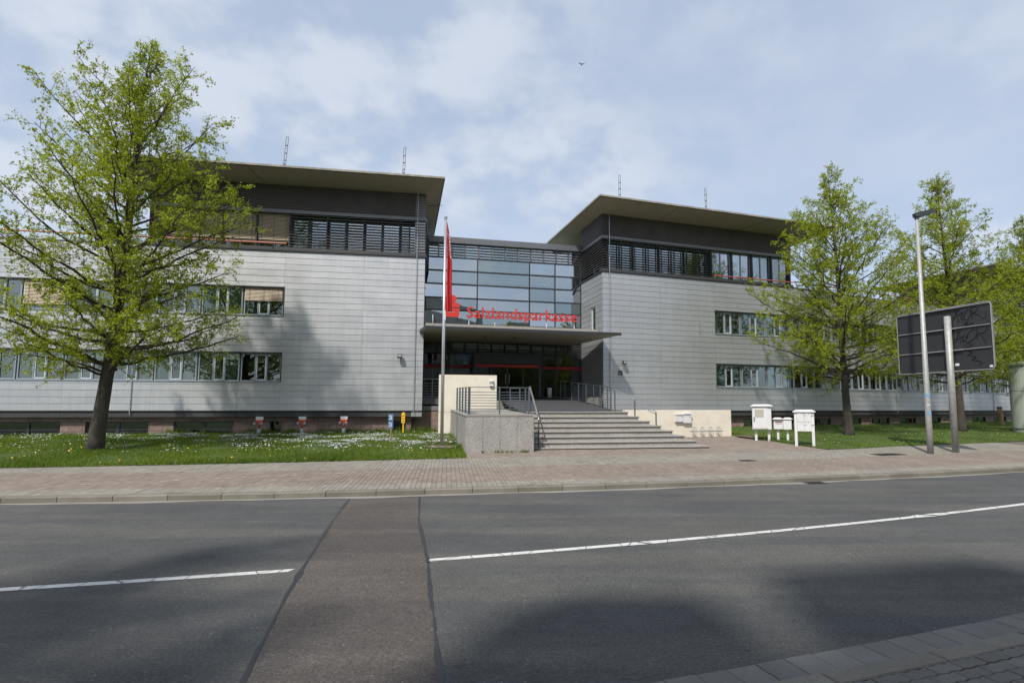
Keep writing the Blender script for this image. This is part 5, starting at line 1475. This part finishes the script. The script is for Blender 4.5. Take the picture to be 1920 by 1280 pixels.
# ------------------------------------------------------------------ trees
def make_tree(base, H, prof, seed, limbs=44, lean=(0, 0), r0=.28, z_first=2.6, dens=1.0, leaf=.062, wood_n=7):
    rng = np.random.default_rng(seed); tr = MB(); tw = MB()
    leafP = []
    def trunk(h):
        t = h / H; return np.array([lean[0] * t + .05 * math.sin(h * .5 + seed), lean[1] * t + .05 * math.cos(h * .43 + seed), h])
    def trad(h): return max(.014, r0 * (1 - h / H) ** .85 * (1 + .35 * math.exp(-h * 2.2)) * .92)
    hs = np.linspace(-.15, H * .985, 30)
    tr.tube([tuple(trunk(h)) for h in hs], [trad(max(0, h)) for h in hs], 12)
    pr = lambda h: float(np.interp(h, [p[0] for p in prof], [p[1] for p in prof]))
    az = rng.random() * 6.28
    for i in range(limbs):
        f = (i + .5) / limbs; h0 = z_first + (H * .95 - z_first) * f ** 1.18 + rng.normal(0, .1); az += 2.399 + rng.normal(0, .3)
        up = lerp(.38, 1.5, f ** 1.0) * rng.uniform(.75, 1.25)
        rr = pr(min(H, h0 + pr(h0) * up * .6)) * rng.uniform(.72, 1.08)
        if rr < .25: rr = .25
        if f > .72: up = max(up, 1.2)
        s = trunk(h0); out = np.array([math.cos(az), math.sin(az), 0]); e = s + out * rr + np.array([0, 0, rr * up * .75])
        if e[2] > H * 1.0: e[2] = H * rng.uniform(.95, 1.0)
        c = s + out * rr * .5 + np.array([0, 0, rr * up * .22 + .25 * rr * (rng.random() - .35)]); c += rng.normal(0, .10, 3)
        n = max(5, int(rr / .4) + 3); P = [(1 - t) ** 2 * s + 2 * t * (1 - t) * c + t * t * e + (rng.normal(0, .035, 3) if 0 < t < 1 else 0) for t in np.linspace(0, 1, n)]
        rl = min(.36 * trad(h0), .012 + .013 * rr); tr.tube([tuple(p) for p in P], [rl * (1 - .85 * t) + .004 for t in np.linspace(0, 1, n)], wood_n, 1, False)
        L = sum(np.linalg.norm(P[k + 1] - P[k]) for k in range(n - 1)); ns = int(L / .20 * dens) + 3
        for k in range(ns):
            t = .16 + .84 * (k + rng.random() * .8) / ns; t = min(t, .995); q = t * (n - 1); a = int(q); p = P[a] + (P[min(a + 1, n - 1)] - P[a]) * (q - a)
            d = P[min(a + 1, n - 1)] - P[max(a, 0) - (1 if a == n - 1 else 0)]; d = d / (np.linalg.norm(d) + 1e-9)
            side = rng.normal(0, 1, 3); side -= d * side.dot(d); side /= np.linalg.norm(side)
            dr = d * rng.uniform(.35, .8) + side * .8 + np.array([0, 0, rng.uniform(-.15, .35)]); dr /= np.linalg.norm(dr)
            l2 = rng.uniform(.45, .95) * (1.15 - .45 * t) * min(1.25, .45 + .25 * rr)
            mid = p + dr * l2 * .5 + rng.normal(0, .04, 3); end = p + dr * l2 + np.array([0, 0, rng.uniform(-.12, .08)])
            tw.tube([tuple(p), tuple(mid), tuple(end)], [.009, .006, .003], 3, 0, False)
            nt_ = int(5 + 5 * l2)
            for j in range(nt_):
                u = .2 + .8 * (j + rng.random()) / nt_; o = p + (mid - p) * (u * 2) if u < .5 else mid + (end - mid) * (u * 2 - 1)
                d3 = dr * .6 + rng.normal(0, .55, 3); d3 /= np.linalg.norm(d3); l3 = rng.uniform(.14, .34); e3 = o + d3 * l3
                tw.tube([tuple(o), tuple(e3)], [.0035, .002], 3, 0, False)
                m = rng.integers(7, 12)
                for w in range(m): leafP.append(o + (e3 - o) * (.35 + .65 * (w + rng.random()) / m) + rng.normal(0, .032, 3))
    LP = np.array(leafP); n = len(LP); 
    nrm = rng.normal(0, 1, (n, 3)); nrm[:, 2] = np.abs(nrm[:, 2]) + .35; nrm /= np.linalg.norm(nrm, axis=1)[:, None]
    a = np.cross(nrm, rng.normal(0, 1, (n, 3))); a /= np.linalg.norm(a, axis=1)[:, None]; bb = np.cross(nrm, a)
    sz = (leaf * (.6 + .7 * rng.random(n)))[:, None]
    V = np.empty((n, 4, 3)); V[:, 0] = LP - a * sz * .6; V[:, 1] = LP + bb * sz * .46 + nrm * sz * .12; V[:, 2] = LP + a * sz * .62; V[:, 3] = LP - bb * sz * .46 + nrm * sz * .12
    i4 = np.arange(n) * 4
    F = np.concatenate([np.stack([i4, i4 + 1, i4 + 2], 1), np.stack([i4, i4 + 2, i4 + 3], 1)])
    tint = np.clip(rng.normal(.5, .22, n) + .7 * (vnoise(LP[:, 0] + LP[:, 2] * .6, LP[:, 1] - LP[:, 2] * .5, 1.5) - .5), 0, 1); tint = np.concatenate([tint, tint])
    return tr.mesh('trunk', ['bark', 'twig'], True), tw.mesh('twigs', 'twig'), np_mesh('crown', V.reshape(-1, 3), F, 'leaf', tint)
def plant_tree(label, meshes, x, y, rz=0.0, group='lime trees in spring leaf', sc=1.0):
    t = thing('lime_tree', label, 'tree', (x, y, zg(x, y)), rz, group)
    t.scale = (sc, sc, sc)
    for nme, me in zip(('trunk', 'twigs', 'crown'), meshes): link(nme, me, t)
    return t
PROF1 = [(2.3, 2.4), (3.4, 3.6), (5.0, 3.9), (7.0, 3.7), (9.0, 3.4), (11, 2.9), (12.6, 2.3), (13.8, 1.3), (14.6, .3)]
T1 = make_tree(None, 14.7, PROF1, 11, 92, (.85, .2), .235, 2.4, .96, .054)
plant_tree('large lime tree with fresh green leaves standing on the left lawn', T1, -15.11, 18.66)
PROF2 = [(2.6, 2.6), (4.0, 4.3), (6, 4.4), (8, 4.0), (10, 3.2), (11.8, 2.1), (13.0, 1.0), (13.6, .3)]
T2 = make_tree(None, 13.6, PROF2, 23, 76, (-.45, .1), .21, 2.6, .9, .056)
plant_tree('narrow pointed lime tree in front of the right wing, left of the street lamp', T2, 14.31, 27.29)
T3 = make_tree(None, 14.9, [(2.8, 2.8), (4.5, 4.6), (7, 4.4), (9.5, 3.5), (12, 2.1), (14.9, .2)], 37, 76, (-.6, 0), .22, 2.6, .95, .058)
plant_tree('lime tree whose trunk stands behind the dark sign board', T3, 22.55, 31.1)
plant_tree('lime tree cut off by the right edge of the picture', T3, 29.9, 35.6, R(130), sc=.93)
# trees on the near side of the road; their shade falls on the asphalt
plant_tree('near-side street tree shading the left of the road', T1, -8.8, -4.9, R(75), 'trees on the near side of the road')
plant_tree('near-side street tree shading the middle of the road', T1, -6.1, -5.6, R(200), 'trees on the near side of the road', .92)

# ------------------------------------------------------------------ houses across the road, unseen behind the camera; outlines shaped for their shade
def house(label, x0, prof, ydepth, z_e):
    t = thing('town_house', label, 'house', (x0, -6.0, 0))
    b = MB(); pts = [(px, pz) for px, pz in prof]
    b.loops([[(px, 0, pz) for px, pz in pts][::-1], [(px, -ydepth, pz) for px, pz in pts][::-1]], True); b.build('wall', 'house', t)
    xs = [p[0] for p in prof]; a, c = min(xs), max(xs)
    for z in np.arange(1.2, z_e - 1.5, 3.0):
        for x in np.arange(a + .7, c - 1.3, 2.0):
            w = MB(); frame_ring(w, 0, 1.0, 0, 1.5, .07, 0, .06); wo = w.build('window', 'sash', t, loc=(x, .0, z)); MB().box(.07, .93, .02, .03, .07, 1.43).build('pane', 'glass_sky', wo)
house('gabled house on the near side of the road', 0, [(-2.35, 0), (-2.35, 13.2), (-3.3, 15.0), (-4.5, 15.1), (-5.0, 14.2), (-5.0, 7.6), (-9, 7.6), (-9, 0)], 9, 11)  # roof outline cut to set its shadow edge on the road
house('flat topped house on the near side of the road', 0, [(9.5, 0), (9.5, 13.1), (2.6, 14.3), (.4, 16.0), (-.2, 16.7), (-2.75, 16.0), (-2.3, 13.6), (-2.3, 0)], 9, 12)  # eaves and roofline shaped to narrow the lit gap on the road

house('long low house further along the near side of the road', 10, [(26, 0), (26, 9.5), (24, 12.5), (3, 12.5), (1, 9.5), (1, 0)], 9, 9)  # unseen, put in to darken reflections in the entrance glass
for i, (px, py) in enumerate(((12.5, -3.5), (19, -1.5), (26, 1.0))):  # trees of the same added row, dark shapes for the glass to mirror
    plant_tree(['near-side street tree opposite the entrance doors', 'near-side street tree opposite the right wing', 'near-side street tree furthest along the road'][i], (T2, T3, T2)[i], px, py, R(50 * i), 'trees on the near side of the road', .9)

# ------------------------------------------------------------------ bird
bd = thing('bird', 'small dark bird flying high above the entrance', 'bird', (3.15, 61, 41.3), R(100))
b = MB(); b.tube([(-.16, 0, 0), (-.08, 0, .01), (.05, 0, .01), (.16, 0, .0), (.24, 0, -.01)], [.015, .045, .06, .04, .01], 8); b.build('body', 'bird', bd, smooth=True)
for s in (-1, 1):
    b = MB(); b.loops([[(.08, s * .03, .02), (-.06, s * .03, .02), (-.06, s * .03, .03), (.08, s * .03, .03)], [(.10, s * .2, .10), (-.04, s * .2, .10), (-.04, s * .2, .105), (.10, s * .2, .105)], [(-.10, s * .42, .12), (-.12, s * .42, .12), (-.12, s * .42, .122), (-.10, s * .42, .122)]], True); b.build('wing', 'bird', bd)
